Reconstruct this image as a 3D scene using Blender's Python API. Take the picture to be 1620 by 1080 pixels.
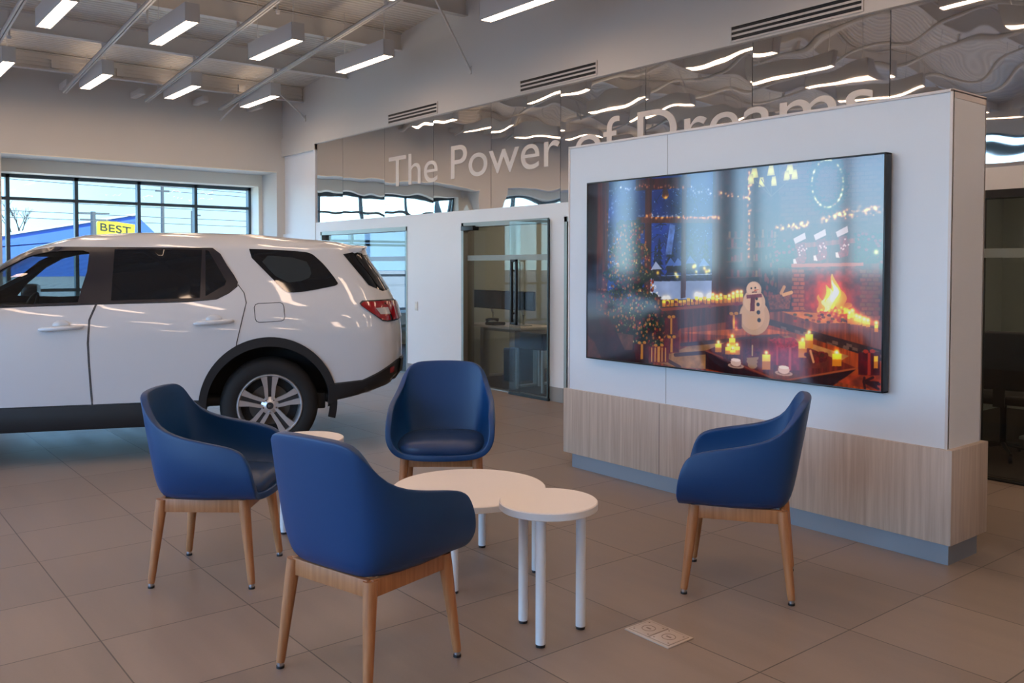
import bpy, bmesh, math, random
from math import radians as R, sin, cos, pi, atan2, sqrt
from mathutils import Vector, Matrix
from mathutils.geometry import delaunay_2d_cdt
import numpy as np

for o in list(bpy.data.objects):
    bpy.data.objects.remove(o)
S = bpy.context.scene
C = S.collection
rnd = random.Random(7)

# ------------------------------------------------------------------ camera
cam_d = bpy.data.cameras.new('camera')
cam = bpy.data.objects.new('camera', cam_d)
C.objects.link(cam)
yaw, pitch, roll = R(51.3), R(1.77), R(0.1)
fwd = Vector((-sin(yaw) * cos(pitch), cos(yaw) * cos(pitch), -sin(pitch)))
r0 = Vector((cos(yaw), sin(yaw), 0))
u0 = r0.cross(fwd)
rt = r0 * cos(roll) + u0 * sin(roll)
up = u0 * cos(roll) - r0 * sin(roll)
M = Matrix((rt, up, -fwd)).transposed().to_4x4()
M.translation = (0, 0, 1.5)
cam.matrix_world = M
cam_d.sensor_width = 36
cam_d.lens = 1396 / 1620 * 36
cam_d.shift_y = (463 - 540) / 1620
cam_d.clip_end = 600
S.camera = cam

# ------------------------------------------------------------------ sky, exposure
SKY = 6.8
LAMP = 14.5
DECK_FILL = 1.6  # strength of the added upward glow that lifts the roof deck
W_ = bpy.data.worlds.new('sky')
S.world = W_
W_.use_nodes = True
nt = W_.node_tree
bg = nt.nodes['Background']
tc = nt.nodes.new('ShaderNodeTexCoord')
sp = nt.nodes.new('ShaderNodeSeparateXYZ')
rp = nt.nodes.new('ShaderNodeValToRGB')
nt.links.new(tc.outputs['Generated'], sp.inputs[0])
nt.links.new(sp.outputs['Z'], rp.inputs[0])
nt.links.new(rp.outputs[0], bg.inputs[0])
e = rp.color_ramp.elements
e[0].position = 0.0; e[0].color = (0.51, 0.75, 0.86, 1)
e[1].position = 0.55; e[1].color = (0.15, 0.38, 1.0, 1)
k = rp.color_ramp.elements.new(0.16); k.color = (0.36, 0.63, 1.0, 1)
# the sky is brightest on the -Y (sunlit haze) side and calmer towards +Y
mrg = nt.nodes.new('ShaderNodeMapRange')
mrg.inputs['From Min'].default_value = -0.45; mrg.inputs['From Max'].default_value = 0.25
mrg.inputs['To Min'].default_value = SKY; mrg.inputs['To Max'].default_value = SKY * 0.27
nt.links.new(sp.outputs['Y'], mrg.inputs['Value'])
nt.links.new(mrg.outputs[0], bg.inputs[1])
sun_d = bpy.data.lights.new('sun', 'SUN'); sun_d.energy = 22.0; sun_d.angle = R(0.6); sun_d.color = (1.0, 0.95, 0.86)
sun = bpy.data.objects.new('sun', sun_d); C.objects.link(sun)
sun.rotation_euler = Vector((-0.40, -0.20, -0.89)).to_track_quat('-Z', 'Y').to_euler()
vs = S.view_settings
S.display_settings.display_device = 'sRGB'
vs.view_transform = 'Standard'
vs.look = 'None'
vs.exposure = 0.2
vs.gamma = 1.0
vs.use_curve_mapping = False

# ------------------------------------------------------------------ helpers
def lin(c):
    return tuple((x / 255 / 12.92) if x / 255 <= 0.04045 else ((x / 255 + 0.055) / 1.055) ** 2.4 for x in c)

def mat(name, rgb, rough=0.5, metal=0.0, spec=0.5, coat=0.0, var=0.0, vscale=4.0, bump=0.0, bscale=60.0, emit=None, estr=0.0):
    m = bpy.data.materials.new(name)
    m.use_nodes = True
    n = m.node_tree
    b = n.nodes['Principled BSDF']
    c = lin(rgb) + (1,)
    b.inputs['Base Color'].default_value = c
    b.inputs['Roughness'].default_value = rough
    b.inputs['Metallic'].default_value = metal
    b.inputs['Specular IOR Level'].default_value = spec
    b.inputs['Coat Weight'].default_value = coat
    b.inputs['Coat Roughness'].default_value = 0.03
    g = n.nodes.new('ShaderNodeNewGeometry')
    if var:
        t = n.nodes.new('ShaderNodeTexNoise'); t.inputs['Scale'].default_value = vscale
        t.inputs['Detail'].default_value = 4
        n.links.new(g.outputs['Position'], t.inputs['Vector'])
        mx = n.nodes.new('ShaderNodeMix'); mx.data_type = 'RGBA'
        mx.inputs[6].default_value = tuple(x * (1 - var) for x in c[:3]) + (1,)
        mx.inputs[7].default_value = tuple(min(1, x * (1 + var)) for x in c[:3]) + (1,)
        n.links.new(t.outputs['Fac'], mx.inputs[0])
        n.links.new(mx.outputs[2], b.inputs['Base Color'])
    if bump:
        t2 = n.nodes.new('ShaderNodeTexNoise'); t2.inputs['Scale'].default_value = bscale
        n.links.new(g.outputs['Position'], t2.inputs['Vector'])
        bp = n.nodes.new('ShaderNodeBump'); bp.inputs['Strength'].default_value = bump
        bp.inputs['Distance'].default_value = 0.002
        n.links.new(t2.outputs['Fac'], bp.inputs['Height'])
        n.links.new(bp.outputs[0], b.inputs['Normal'])
    if emit:
        b.inputs['Emission Color'].default_value = tuple(emit) + (1,)
        b.inputs['Emission Strength'].default_value = estr
    return m

def glass_mat(name, tint, ior=1.5, rough=0.0, boost=1.0):
    """thin pane: tinted straight-through transmission plus Fresnel reflection"""
    m = bpy.data.materials.new(name); m.use_nodes = True
    n = m.node_tree; n.nodes.clear()
    o = n.nodes.new('ShaderNodeOutputMaterial')
    t = n.nodes.new('ShaderNodeBsdfTransparent'); t.inputs[0].default_value = tuple(tint) + (1,)
    g = n.nodes.new('ShaderNodeBsdfGlossy'); g.inputs['Roughness'].default_value = rough
    f = n.nodes.new('ShaderNodeFresnel'); f.inputs[0].default_value = ior
    mu = n.nodes.new('ShaderNodeMath'); mu.operation = 'MULTIPLY'; mu.inputs[1].default_value = boost; mu.use_clamp = True
    geo = n.nodes.new('ShaderNodeNewGeometry')
    # flip-proof fresnel: use the incoming-facing value
    lw = n.nodes.new('ShaderNodeLayerWeight'); lw.inputs[0].default_value = 0.5
    pw = n.nodes.new('ShaderNodeMath'); pw.operation = 'POWER'; pw.inputs[1].default_value = 4.0
    ad = n.nodes.new('ShaderNodeMath'); ad.operation = 'MULTIPLY_ADD'; ad.inputs[1].default_value = 0.92; ad.inputs[2].default_value = 0.07
    n.links.new(lw.outputs['Facing'], pw.inputs[0]); n.links.new(pw.outputs[0], ad.inputs[0])
    n.links.new(ad.outputs[0], mu.inputs[0])
    n.nodes.remove(f); n.nodes.remove(geo)
    mx = n.nodes.new('ShaderNodeMixShader')
    n.links.new(mu.outputs[0], mx.inputs[0]); n.links.new(t.outputs[0], mx.inputs[1]); n.links.new(g.outputs[0], mx.inputs[2])
    n.links.new(mx.outputs[0], o.inputs[0])
    return m

def setp(o, label=None, cat=None, group=None, kind=None):
    if label: o['label'] = label
    if cat: o['category'] = cat
    if group: o['group'] = group
    if kind: o['kind'] = kind
    return o

def link(name, me, parent=None):
    o = bpy.data.objects.new(name, me)
    C.objects.link(o)
    if parent is not None: o.parent = parent
    return o

def empty(name, label, cat, loc=(0, 0, 0), rz=0.0, group=None, kind=None):
    o = bpy.data.objects.new(name, None)
    o.empty_display_size = 0.1
    C.objects.link(o)
    o.location = loc; o.rotation_euler = (0, 0, rz)
    return setp(o, label, cat, group, kind)

def dup(o, parent=None):
    c = o.copy()
    C.objects.link(c)
    c.parent = parent
    for ch in [x for x in o.children]:
        dup(ch, c)
    return c

class MB:
    def __init__(s): s.b = bmesh.new()
    def box(s, x0, y0, z0, x1, y1, z1, bev=0.0, seg=2, mtx=None):
        t = bmesh.new()
        bmesh.ops.create_cube(t, size=1)
        bmesh.ops.scale(t, vec=(abs(x1 - x0), abs(y1 - y0), abs(z1 - z0)), verts=t.verts)
        bmesh.ops.translate(t, vec=((x0 + x1) / 2, (y0 + y1) / 2, (z0 + z1) / 2), verts=t.verts)
        if bev: bmesh.ops.bevel(t, geom=t.edges[:], offset=bev, segments=seg, affect='EDGES', profile=0.5)
        return s.add(t, mtx)
    def add(s, t, mtx=None):
        if mtx is not None: t.transform(mtx)
        me = bpy.data.meshes.new('tmp'); t.to_mesh(me); t.free()
        s.b.from_mesh(me); bpy.data.meshes.remove(me)
        return s
    def tube(s, p, q, r0, r1=None, n=16, caps=True):
        p, q = Vector(p), Vector(q); r1 = r0 if r1 is None else r1
        t = bmesh.new(); d = q - p
        bmesh.ops.create_cone(t, cap_ends=caps, segments=n, radius1=r0, radius2=r1, depth=d.length)
        mt = Matrix.Translation((p + q) / 2) @ d.to_track_quat('Z', 'Y').to_matrix().to_4x4()
        return s.add(t, mt)
    def path(s, pts, r, n=8):
        """one continuous swept tube through pts"""
        pts = [Vector(p) for p in pts]; rings = []
        for i, p in enumerate(pts):
            d = (pts[min(i + 1, len(pts) - 1)] - pts[max(i - 1, 0)]).normalized()
            q = d.to_track_quat('Z', 'Y')
            rr = r[i] if isinstance(r, (list, tuple)) else r
            rings.append([s.b.verts.new(p + q @ Vector((rr * cos(2 * pi * k / n), rr * sin(2 * pi * k / n), 0))) for k in range(n)])
        for a, b in zip(rings, rings[1:]):
            for k in range(n):
                s.b.faces.new((a[k], a[(k + 1) % n], b[(k + 1) % n], b[k]))
        s.b.faces.new(rings[0][::-1]); s.b.faces.new(rings[-1])
        return s
    def lathe(s, prof, n=48, mtx=None, closed=False):
        """prof: list of (radius, height) about Z"""
        t = bmesh.new(); rings = []
        for r, h in prof:
            if r < 1e-6: rings.append([t.verts.new((0, 0, h))])
            else: rings.append([t.verts.new((r * cos(2 * pi * k / n), r * sin(2 * pi * k / n), h)) for k in range(n)])
        seq = list(zip(rings, rings[1:]))
        if closed: seq.append((rings[-1], rings[0]))
        for a, b in seq:
            for k in range(n):
                k2 = (k + 1) % n
                if len(a) == 1 and len(b) == 1: continue
                if len(a) == 1: t.faces.new((a[0], b[k], b[k2]))
                elif len(b) == 1: t.faces.new((a[k], b[0], a[k2]))
                else: t.faces.new((a[k], b[k], b[k2], a[k2]))
        bmesh.ops.recalc_face_normals(t, faces=t.faces[:])
        return s.add(t, mtx)
    def prism(s, poly, h0, h1, mtx=None, bev=0.0):
        """poly in XY extruded from h0 to h1 along Z"""
        t = bmesh.new()
        a = [t.verts.new((x, y, h0)) for x, y in poly]
        b = [t.verts.new((x, y, h1)) for x, y in poly]
        n = len(poly)
        t.faces.new(a[::-1]); t.faces.new(b)
        for i in range(n): t.faces.new((a[i], a[(i + 1) % n], b[(i + 1) % n], b[i]))
        bmesh.ops.recalc_face_normals(t, faces=t.faces[:])
        if bev: bmesh.ops.bevel(t, geom=t.edges[:], offset=bev, segments=2, affect='EDGES', profile=0.5)
        return s.add(t, mtx)
    def sphere(s, c, r, sc=(1, 1, 1), n=20):
        t = bmesh.new()
        bmesh.ops.create_uvsphere(t, u_segments=n, v_segments=n // 2, radius=r)
        return s.add(t, Matrix.Translation(c) @ Matrix.Diagonal((*sc, 1)))
    def mesh(s, name, m, smooth=35):
        me = bpy.data.meshes.new(name)
        s.b.to_mesh(me); s.b.free()
        if m is not None: me.materials.append(m)
        if smooth:
            me.polygons.foreach_set('use_smooth', [True] * len(me.polygons))
            me.set_sharp_from_angle(angle=R(smooth))
        return me
    def build(s, name, m, parent=None, smooth=35):
        return link(name, s.mesh(name, m, smooth), parent)

XZ = Matrix(((1, 0, 0, 0), (0, 0, -1, 0), (0, 1, 0, 0), (0, 0, 0, 1)))   # (x,y,h) -> (x,-h,y)

def struct(name, mb, m, parent=None, smooth=0, label=None):
    o = mb.build(name, m, parent, smooth)
    if parent is None: o['kind'] = 'structure'
    if label: o['label'] = label
    return o

# ------------------------------------------------------------------ materials
M_white = mat('white_paint', (226, 223, 218), 0.6, var=0.02)
M_pier = mat('white_wall_panel', (236, 236, 238), 0.5, var=0.01)
M_wall = mat('wall_paint', (214, 208, 200), 0.75, var=0.02, vscale=1.5)
M_cream = mat('cream_trim', (242, 236, 222), 0.6)
M_ceilpaint = mat('ceiling_paint', (222, 216, 208), 0.7, var=0.02)
M_black = mat('black_metal', (22, 23, 25), 0.4, metal=0.0)
M_dark = mat('dark_plastic', (30, 31, 34), 0.5)
M_frame = mat('window_frame_metal', (74, 90, 98), 0.45, metal=0.2)
M_steel = mat('brushed_steel', (150, 158, 168), 0.38, metal=0.55)
M_greyjamb = mat('satin_aluminium', (150, 148, 142), 0.4, metal=0.7)
M_basegrey = mat('grey_base_strip', (150, 146, 142), 0.6)
M_panel = mat('white_laminate', (226, 228, 232), 0.42, var=0.01)
M_edge = mat('pale_edge_trim', (222, 212, 206), 0.45)
M_lampbody = mat('lamp_housing', (205, 200, 195), 0.5)
M_lamp = mat('lamp_diffuser', (255, 240, 220), 0.5, emit=(1.0, 0.70, 0.50), estr=LAMP)
M_deckfill = mat('added_deck_fill', (255, 240, 220), 0.5, emit=(1.0, 0.76, 0.58), estr=DECK_FILL)
M_chrome = mat('chrome', (200, 203, 208), 0.12, metal=1.0)
M_glass_x = glass_mat('window_wall_glass', (0.90, 0.97, 0.96), boost=0.4)
M_glass_y = glass_mat('clear_facade_glass', (0.95, 0.97, 0.98), boost=0.3)
M_glass_door = glass_mat('grey_door_glass', (0.78, 0.80, 0.79), boost=0.5)
M_glass_clear = glass_mat('clear_glass', (0.9, 0.9, 0.9), boost=0.8)

def floor_mat():
    m = mat('floor_tile', (158, 138, 124), 0.4)
    n = m.node_tree; b = n.nodes['Principled BSDF']; L = n.links.new
    g = n.nodes.new('ShaderNodeNewGeometry')
    def vm(op, a, val):
        v = n.nodes.new('ShaderNodeVectorMath'); v.operation = op
        L(a, v.inputs[0]); v.inputs[1].default_value = val
        return v.outputs[0]
    p = vm('ADD', g.outputs['Position'], (1.935, -0.895, 0))
    p = vm('DIVIDE', p, (0.601, 0.6105, 1))
    fr = n.nodes.new('ShaderNodeVectorMath'); fr.operation = 'FRACTION'; L(p, fr.inputs[0])
    fl = n.nodes.new('ShaderNodeVectorMath'); fl.operation = 'FLOOR'; L(p, fl.inputs[0])
    s2 = n.nodes.new('ShaderNodeSeparateXYZ'); L(fr.outputs[0], s2.inputs[0])
    def ma(op, a, bb=None, clamp=False):
        x = n.nodes.new('ShaderNodeMath'); x.operation = op; x.use_clamp = clamp
        for i, v in enumerate((a, bb)):
            if v is None: continue
            if isinstance(v, (int, float)): x.inputs[i].default_value = v
            else: L(v, x.inputs[i])
        return x.outputs[0]
    def edge(o):
        d = ma('SUBTRACT', o, 0.5); d = ma('ABSOLUTE', d); return ma('GREATER_THAN', d, 0.4955)
    gr = ma('MAXIMUM', edge(s2.outputs[0]), edge(s2.outputs[1]))
    wn = n.nodes.new('ShaderNodeTexWhiteNoise'); wn.noise_dimensions = '2D'; L(fl.outputs[0], wn.inputs['Vector'])
    # streaks along X inside every tile
    sc = vm('MULTIPLY', g.outputs['Position'], (0.55, 5.5, 1))
    off = n.nodes.new('ShaderNodeVectorMath'); off.operation = 'MULTIPLY_ADD'
    L(wn.outputs['Color'], off.inputs[0]); off.inputs[1].default_value = (9, 9, 9); L(sc, off.inputs[2])
    no = n.nodes.new('ShaderNodeTexNoise'); no.inputs['Scale'].default_value = 1.6; no.inputs['Detail'].default_value = 5; L(off.outputs[0], no.inputs['Vector'])
    fine = n.nodes.new('ShaderNodeTexNoise'); fine.inputs['Scale'].default_value = 90; L(g.outputs['Position'], fine.inputs['Vector'])
    v = ma('MULTIPLY', ma('SUBTRACT', wn.outputs['Value'], 0.5), 0.16)
    v = ma('ADD', v, ma('MULTIPLY', ma('SUBTRACT', no.outputs['Fac'], 0.5), 0.42))
    v = ma('ADD', v, ma('MULTIPLY', ma('SUBTRACT', fine.outputs['Fac'], 0.5), 0.08))
    v = ma('ADD', v, 1.0)
    hs = n.nodes.new('ShaderNodeHueSaturation'); hs.inputs['Color'].default_value = lin((144, 127, 113)) + (1,)
    L(v, hs.inputs['Value'])
    mx = n.nodes.new('ShaderNodeMix'); mx.data_type = 'RGBA'
    L(gr, mx.inputs[0]); L(hs.outputs[0], mx.inputs[6]); mx.inputs[7].default_value = lin((84, 73, 65)) + (1,)
    L(mx.outputs[2], b.inputs['Base Color'])
    ro = ma('ADD', ma('MULTIPLY', no.outputs['Fac'], 0.2), 0.3)
    L(ro, b.inputs['Roughness'])
    bp = n.nodes.new('ShaderNodeBump'); bp.inputs['Strength'].default_value = 0.4; bp.inputs['Distance'].default_value = 0.002; bp.invert = True
    L(gr, bp.inputs['Height']); L(bp.outputs[0], b.inputs['Normal'])
    return m
M_floor = floor_mat()

def wood_mat(name, c0, c1, axis, rough=0.5, fine=38.0):
    m = mat(name, c0, rough)
    n = m.node_tree; b = n.nodes['Principled BSDF']; L = n.links.new
    t = n.nodes.new('ShaderNodeTexCoord')
    mp = n.nodes.new('ShaderNodeMapping'); L(t.outputs['Object'], mp.inputs['Vector'])
    sc = [fine] * 3; sc[axis] = fine * 0.035
    mp.inputs['Scale'].default_value = sc
    no = n.nodes.new('ShaderNodeTexNoise'); no.inputs['Scale'].default_value = 1.0; no.inputs['Detail'].default_value = 6; no.inputs['Roughness'].default_value = 0.6
    L(mp.outputs[0], no.inputs['Vector'])
    rp = n.nodes.new('ShaderNodeValToRGB'); L(no.outputs['Fac'], rp.inputs[0])
    rp.color_ramp.elements[0].position = 0.3; rp.color_ramp.elements[0].color = lin(c0) + (1,)
    rp.color_ramp.elements[1].position = 0.7; rp.color_ramp.elements[1].color = lin(c1) + (1,)
    L(rp.outputs[0], b.inputs['Base Color'])
    return m
M_oak = wood_mat('pale_oak_veneer', (176, 156, 140), (206, 188, 172), 2)
M_legwood = wood_mat('beech_wood', (160, 102, 60), (190, 130, 84), 2, 0.45, 60)

def deck_mat():
    m = mat('metal_roof_deck', (206, 198, 184), 0.6)
    n = m.node_tree; b = n.nodes['Principled BSDF']; L = n.links.new
    g = n.nodes.new('ShaderNodeNewGeometry')
    w = n.nodes.new('ShaderNodeTexWave'); w.wave_type = 'BANDS'; w.bands_direction = 'X'; w.inputs['Scale'].default_value = 4.2
    w.wave_profile = 'SIN'
    L(g.outputs['Position'], w.inputs['Vector'])
    bp = n.nodes.new('ShaderNodeBump'); bp.inputs['Strength'].default_value = 0.9; bp.inputs['Distance'].default_value = 0.02
    L(w.outputs['Fac'], bp.inputs['Height']); L(bp.outputs[0], b.inputs['Normal'])
    rp = n.nodes.new('ShaderNodeValToRGB'); L(w.outputs['Fac'], rp.inputs[0])
    rp.color_ramp.elements[0].color = lin((212, 204, 190)) + (1,)
    rp.color_ramp.elements[1].color = lin((234, 226, 212)) + (1,)
    L(rp.outputs[0], b.inputs['Base Color'])
    return m
M_deck = deck_mat()

def mirror_mat():
    m = bpy.data.materials.new('wavy_mirror'); m.use_nodes = True
    n = m.node_tree; b = n.nodes['Principled BSDF']; L = n.links.new
    b.inputs['Base Color'].default_value = (0.80, 0.78, 0.76, 1)
    b.inputs['Metallic'].default_value = 1.0
    b.inputs['Roughness'].default_value = 0.02
    t = n.nodes.new('ShaderNodeTexCoord')
    mp = n.nodes.new('ShaderNodeMapping'); L(t.outputs['Object'], mp.inputs['Vector'])
    oi = n.nodes.new('ShaderNodeObjectInfo')
    ad = n.nodes.new('ShaderNodeVectorMath'); ad.operation = 'ADD'
    cx = n.nodes.new('ShaderNodeCombineXYZ')
    mu = n.nodes.new('ShaderNodeMath'); mu.operation = 'MULTIPLY'; mu.inputs[1].default_value = 30
    L(oi.outputs['Random'], mu.inputs[0]); L(mu.outputs[0], cx.inputs[0]); L(mu.outputs[0], cx.inputs[2])
    L(mp.outputs[0], ad.inputs[0]); L(cx.outputs[0], ad.inputs[1])
    no = n.nodes.new('ShaderNodeTexNoise'); no.inputs['Scale'].default_value = 1.25; no.inputs['Detail'].default_value = 1.0
    L(ad.outputs[0], no.inputs['Vector'])
    bp = n.nodes.new('ShaderNodeBump'); bp.inputs['Strength'].default_value = 1.0; bp.inputs['Distance'].default_value = 0.016
    L(no.outputs['Fac'], bp.inputs['Height']); L(bp.outputs[0], b.inputs['Normal'])
    return m
M_mirror = mirror_mat()

# ------------------------------------------------------------------ the room shell
XW, YB, YF, XR = -14.35, 6.44, -5.5, 7.0        # window wall, office wall, front glazing, right wall
def deck_z(x): return 4.41 + 0.0876 * (x + 13.55)

struct('floor', MB().box(XW - 1.2, YF - 0.2, -0.2, XR + 0.2, 10.2, 0.0), M_floor)
# sloping roof deck
b = MB(); t = bmesh.new()
v = [t.verts.new(p) for p in ((XW - 0.3, YF - 0.3, deck_z(XW - 0.3)), (XR + 0.3, YF - 0.3, deck_z(XR + 0.3)), (XR + 0.3, YB + 0.3, deck_z(XR + 0.3)), (XW - 0.3, YB + 0.3, deck_z(XW - 0.3)))]
v2 = [t.verts.new(q.co + Vector((0, 0, 0.12))) for q in v]
t.faces.new(v[::-1]); t.faces.new(v2)
for i in range(4): t.faces.new((v[i], v[(i + 1) % 4], v2[(i + 1) % 4], v2[i]))
bmesh.ops.recalc_face_normals(t, faces=t.faces[:])
b.add(t); struct('ceiling', b, M_deck)

# office wall (wall_back): piers, header, bulkhead
w = MB()
op = [(-12.93, -10.333), (-9.053, -7.379), (-7.13, -5.3), (-2.86, -0.4)]
xs = [XW] + [x for o in op for x in o] + [XR]
for i in range(0, len(xs), 2):
    w.box(xs[i], YB, 0, xs[i + 1], YB + 0.16, 2.03)
w.box(-13.59, YB, 2.03, XR, YB + 0.16, 2.185)
w.box(XW, YB + 0.04, 0, -13.1, YB + 0.16, 3.36)
w.box(-13.62, YB - 0.01, 0, -13.1, YB + 0.1, 2.95)
w.box(-13.1, YB + 0.06, 2.185, XR, YB + 0.16, 3.45)
w.box(-13.16, YB - 0.008, 0, -13.1, YB + 0.1, 3.45)
struct('wall_back', w, M_pier)
w = MB()
w.box(XW, YB - 0.02, 3.356, -13.1, YB + 0.16, 3.447)
w.box(XW, YB - 0.02, 3.447, XR, YB + 0.16, 3.67)
t = bmesh.new()
zz = [(XW, 3.67), (XR, 3.67), (XR, deck_z(XR) + 0.05), (XW, deck_z(XW) + 0.05)]
struct('trim_1', w, M_wall)
w = MB(); w.prism(zz, -(YB + 0.18), -YB, XZ)
struct('wall_upper', w, M_wall)
# grey base strips on the piers
w = MB()
for x0, x1 in ((-10.333, -9.053), (-7.379, -7.13), (-5.3, -2.86), (-13.1, -12.93), (-0.4, XR)):
    w.box(x0, YB - 0.012, 0, x1, YB, 0.16)
struct('baseboard_back', w, M_basegrey)

# window wall (wall_left) with stepped recess
w = MB()
wins = [(2.2, 6.331), (-5.4, 1.7)]
zt = 3.08
w.box(XW - 1.15, YF, zt, XW, YB + 0.1, deck_z(XW) + 0.05)
ys = [YF, -5.4, 1.7, 2.2, 6.331, YB + 0.1]
for i in range(0, 6, 2): w.box(XW - 1.15, ys[i], 0, XW, ys[i + 1], zt)
for y0, y1 in wins: w.box(XW - 1.15, y0, 0, XW - 0.02, y1, 0.25)
struct('wall_left', w, M_wall)
w = MB()
for y0, y1 in wins:
    w.box(XW - 1.05, y0, 2.885, XW - 0.62, y1, zt)
    w.box(XW - 1.05, y0, 0.25, XW - 0.62, y0 + 0.075, 2.885)
    w.box(XW - 1.05, y1 - 0.067, 0.25, XW - 0.62, y1, 2.885)
    # lighter casing round the opening
    w.box(XW, y0 - 0.0, zt - 0.0, XW + 0.012, y1 + 0.0, zt + 0.012)
struct('trim_2', w, M_cream)
XF = XW - 1.02
def window(name, y0, y1, z0, z1, mull, rails, glassm):
    f = MB(); t_ = 0.045
    f.box(XF - 0.06, y0, z0, XF + 0.06, y0 + t_, z1); f.box(XF - 0.06, y1 - t_, z0, XF + 0.06, y1, z1)
    f.box(XF - 0.06, y0, z0, XF + 0.06, y1, z0 + t_); f.box(XF - 0.06, y0, z1 - 0.055, XF + 0.06, y1, z1)
    for m_ in mull: f.box(XF - 0.06, m_ - 0.026, z0, XF + 0.06, m_ + 0.026, z1)
    for r_ in rails: f.box(XF - 0.05, y0, r_ - 0.024, XF + 0.05, y1, r_ + 0.024)
    o = struct(name, f, M_frame)
    g = MB().box(XF - 0.012, y0 + 0.02, z0 + 0.02, XF + 0.004, y1 - 0.02, z1 - 0.02)
    gl = g.build('pane', glassm, o, 0)
    return o
window('window_1', 2.275, 6.264, 0.25, 2.885, (2.43, 3.392, 4.344, 5.283), (2.513, 1.1), M_glass_x)
window('window_2', -5.325, 1.625, 0.25, 2.885, (-4.6, -3.9, -3.0, -2.1, -1.2, -0.3, 0.65), (2.513, 1.1), M_glass_x)

# front glazing behind the viewpoint (wall_front) and the right wall
w = MB()
w.box(XW - 1.15, YF - 0.3, 3.86, XR + 0.2, YF, 6.3)
w.box(-13.5, YF - 0.3, 0, -12.3, YF, 3.86)
w.box(-11.2, YF - 0.2, 0, -10.9, YF, 3.86)
w.box(XW - 1.15, YF - 0.3, 0, XW, YF, 3.86)
w.box(1.0, YF - 0.3, 0, XR + 0.2, YF, 3.86)
w.box(-4.6, YF - 0.3, 0, -3.9, YF, 3.86)
struct('wall_front', w, M_wall)
w = MB(); w.box(XR, YF - 0.3, 0, XR + 0.2, YB + 0.1, 6.4); struct('wall_right', w, M_wall)
def facade(name, x0, x1):
    f = MB(); z0, z1 = 0.0, 3.86
    for z in (z0, z1 - 0.07): f.box(x0, YF - 0.16, z, x1, YF - 0.04, z + 0.07)
    f.box(x0, YF - 0.15, 3.50, x1, YF - 0.05, 3.64)
    n = max(1, round((x1 - x0) / 1.75))
    for i in range(n + 1):
        x = x0 + (x1 - x0) * i / n
        f.box(x - 0.035, YF - 0.16, z0, x + 0.035, YF - 0.04, z1)
    o = struct(name, f, M_frame)
    MB().box(x0, YF - 0.105, z0, x1, YF - 0.095, z1).build('pane', M_glass_y, o, 0)
facade('window_3', -12.3, -4.6)
facade('window_6', XW, -13.5)
facade('window_4', -3.9, 1.0)

# roof joists along Y, deck ledger
jx = [-13.57 + 1.535 * i for i in range(14)]
for i, x in enumerate(jx):
    if x > XR: break
    z1 = deck_z(x) - 0.002; z0 = z1 - 0.235
    m = MB()
    m.box(x - 0.006, YF, z0, x + 0.006, YB, z1)
    m.box(x - 0.05, YF, z0, x + 0.05, YB, z0 + 0.014)
    m.box(x - 0.05, YF, z1 - 0.014, x + 0.05, YB, z1)
    if i == 0:
        for s_ in range(3):
            m.box(x + 0.005, YF, z0 + 0.055 + s_ * 0.05, x + 0.022, YB, z0 + 0.075 + s_ * 0.05)
        for yy in (1.9, 2.75, 3.6, 4.5, 5.4): m.box(x + 0.0, yy - 0.05, z0 + 0.04, x + 0.05, yy + 0.05, z0 + 0.15)
    o = struct('roof_beam', m, M_ceilpaint)

# strut rails following the roof slope
def rail(y, idx):
    m = MB()
    xa, xb = -14.2, XR - 0.3
    d = Vector((xb - xa, 0, 0.0876 * (xb - xa))); L_ = d.length
    ang = -atan2(d.z, d.x)
    mt = Matrix.Translation((xa, y, deck_z(xa) - 0.335)) @ Matrix.Rotation(ang, 4, 'Y')
    m.box(0, -0.028, -0.02, L_, -0.006, 0.02, mtx=mt)
    m.box(0, 0.006, -0.02, L_, 0.028, 0.02, mtx=mt)
    m.box(0, -0.028, 0.012, L_, 0.028, 0.022, mtx=mt)
    for x in jx:
        if x < XR - 0.5: m.box(x - 0.012, y - 0.02, deck_z(x) - 0.33, x + 0.012, y + 0.02, deck_z(x) - 0.2)
    return m
ords = ['first', 'second', 'third', 'fourth', 'fifth', 'sixth', 'seventh', 'eighth', 'ninth', 'tenth']
rails_y = [5.3, 4.15, 3.0, 1.87, 0.74, -0.4, -1.55, -2.7]
for i, y in enumerate(rails_y):
    o = rail(y, i).build('strut_rail', M_ceilpaint)
    setp(o, f'thin grey ceiling strut rail, {ords[i]} row out from the mirrored wall', 'rail', 'strut rails under the roof')

# pendant lights
lx = [-13.5, -10.3, -7.2, -4.1, -1.0, 2.1]
def pendant():
    e_ = empty('linear_pendant_light', '', 'ceiling light', group='linear pendant lights')
    m = MB(); wd, h, L_ = 0.075, 0.19, 1.22
    m.box(0, -wd, 0.0, L_, -wd + 0.012, h, 0.002); m.box(0, wd - 0.012, 0.0, L_, wd, h, 0.002)
    m.box(0, -wd, 0.0, 0.012, wd, h, 0.002); m.box(L_ - 0.012, -wd, 0.0, L_, wd, h, 0.002)
    m.build('housing', M_lampbody, e_)
    MB().box(0.012, -wd + 0.012, 0.004, L_ - 0.012, wd - 0.012, 0.014).build('diffuser', M_lamp, e_, 0)
    MB().box(0.012, -wd + 0.012, h - 0.016, L_ - 0.012, wd - 0.012, h - 0.006).build('deck_fill_glow', M_deckfill, e_, 0)  # glowing top added to the pendant to brighten the dark roof deck
    for x in (0.12, 1.1):
        MB().tube((0, 0, 0), (0, 0, 1), 0.004, n=6).build('cable', M_lampbody, e_).location = (x, 0, h - 0.02)
    return e_
P0 = pendant(); first = True
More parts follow.
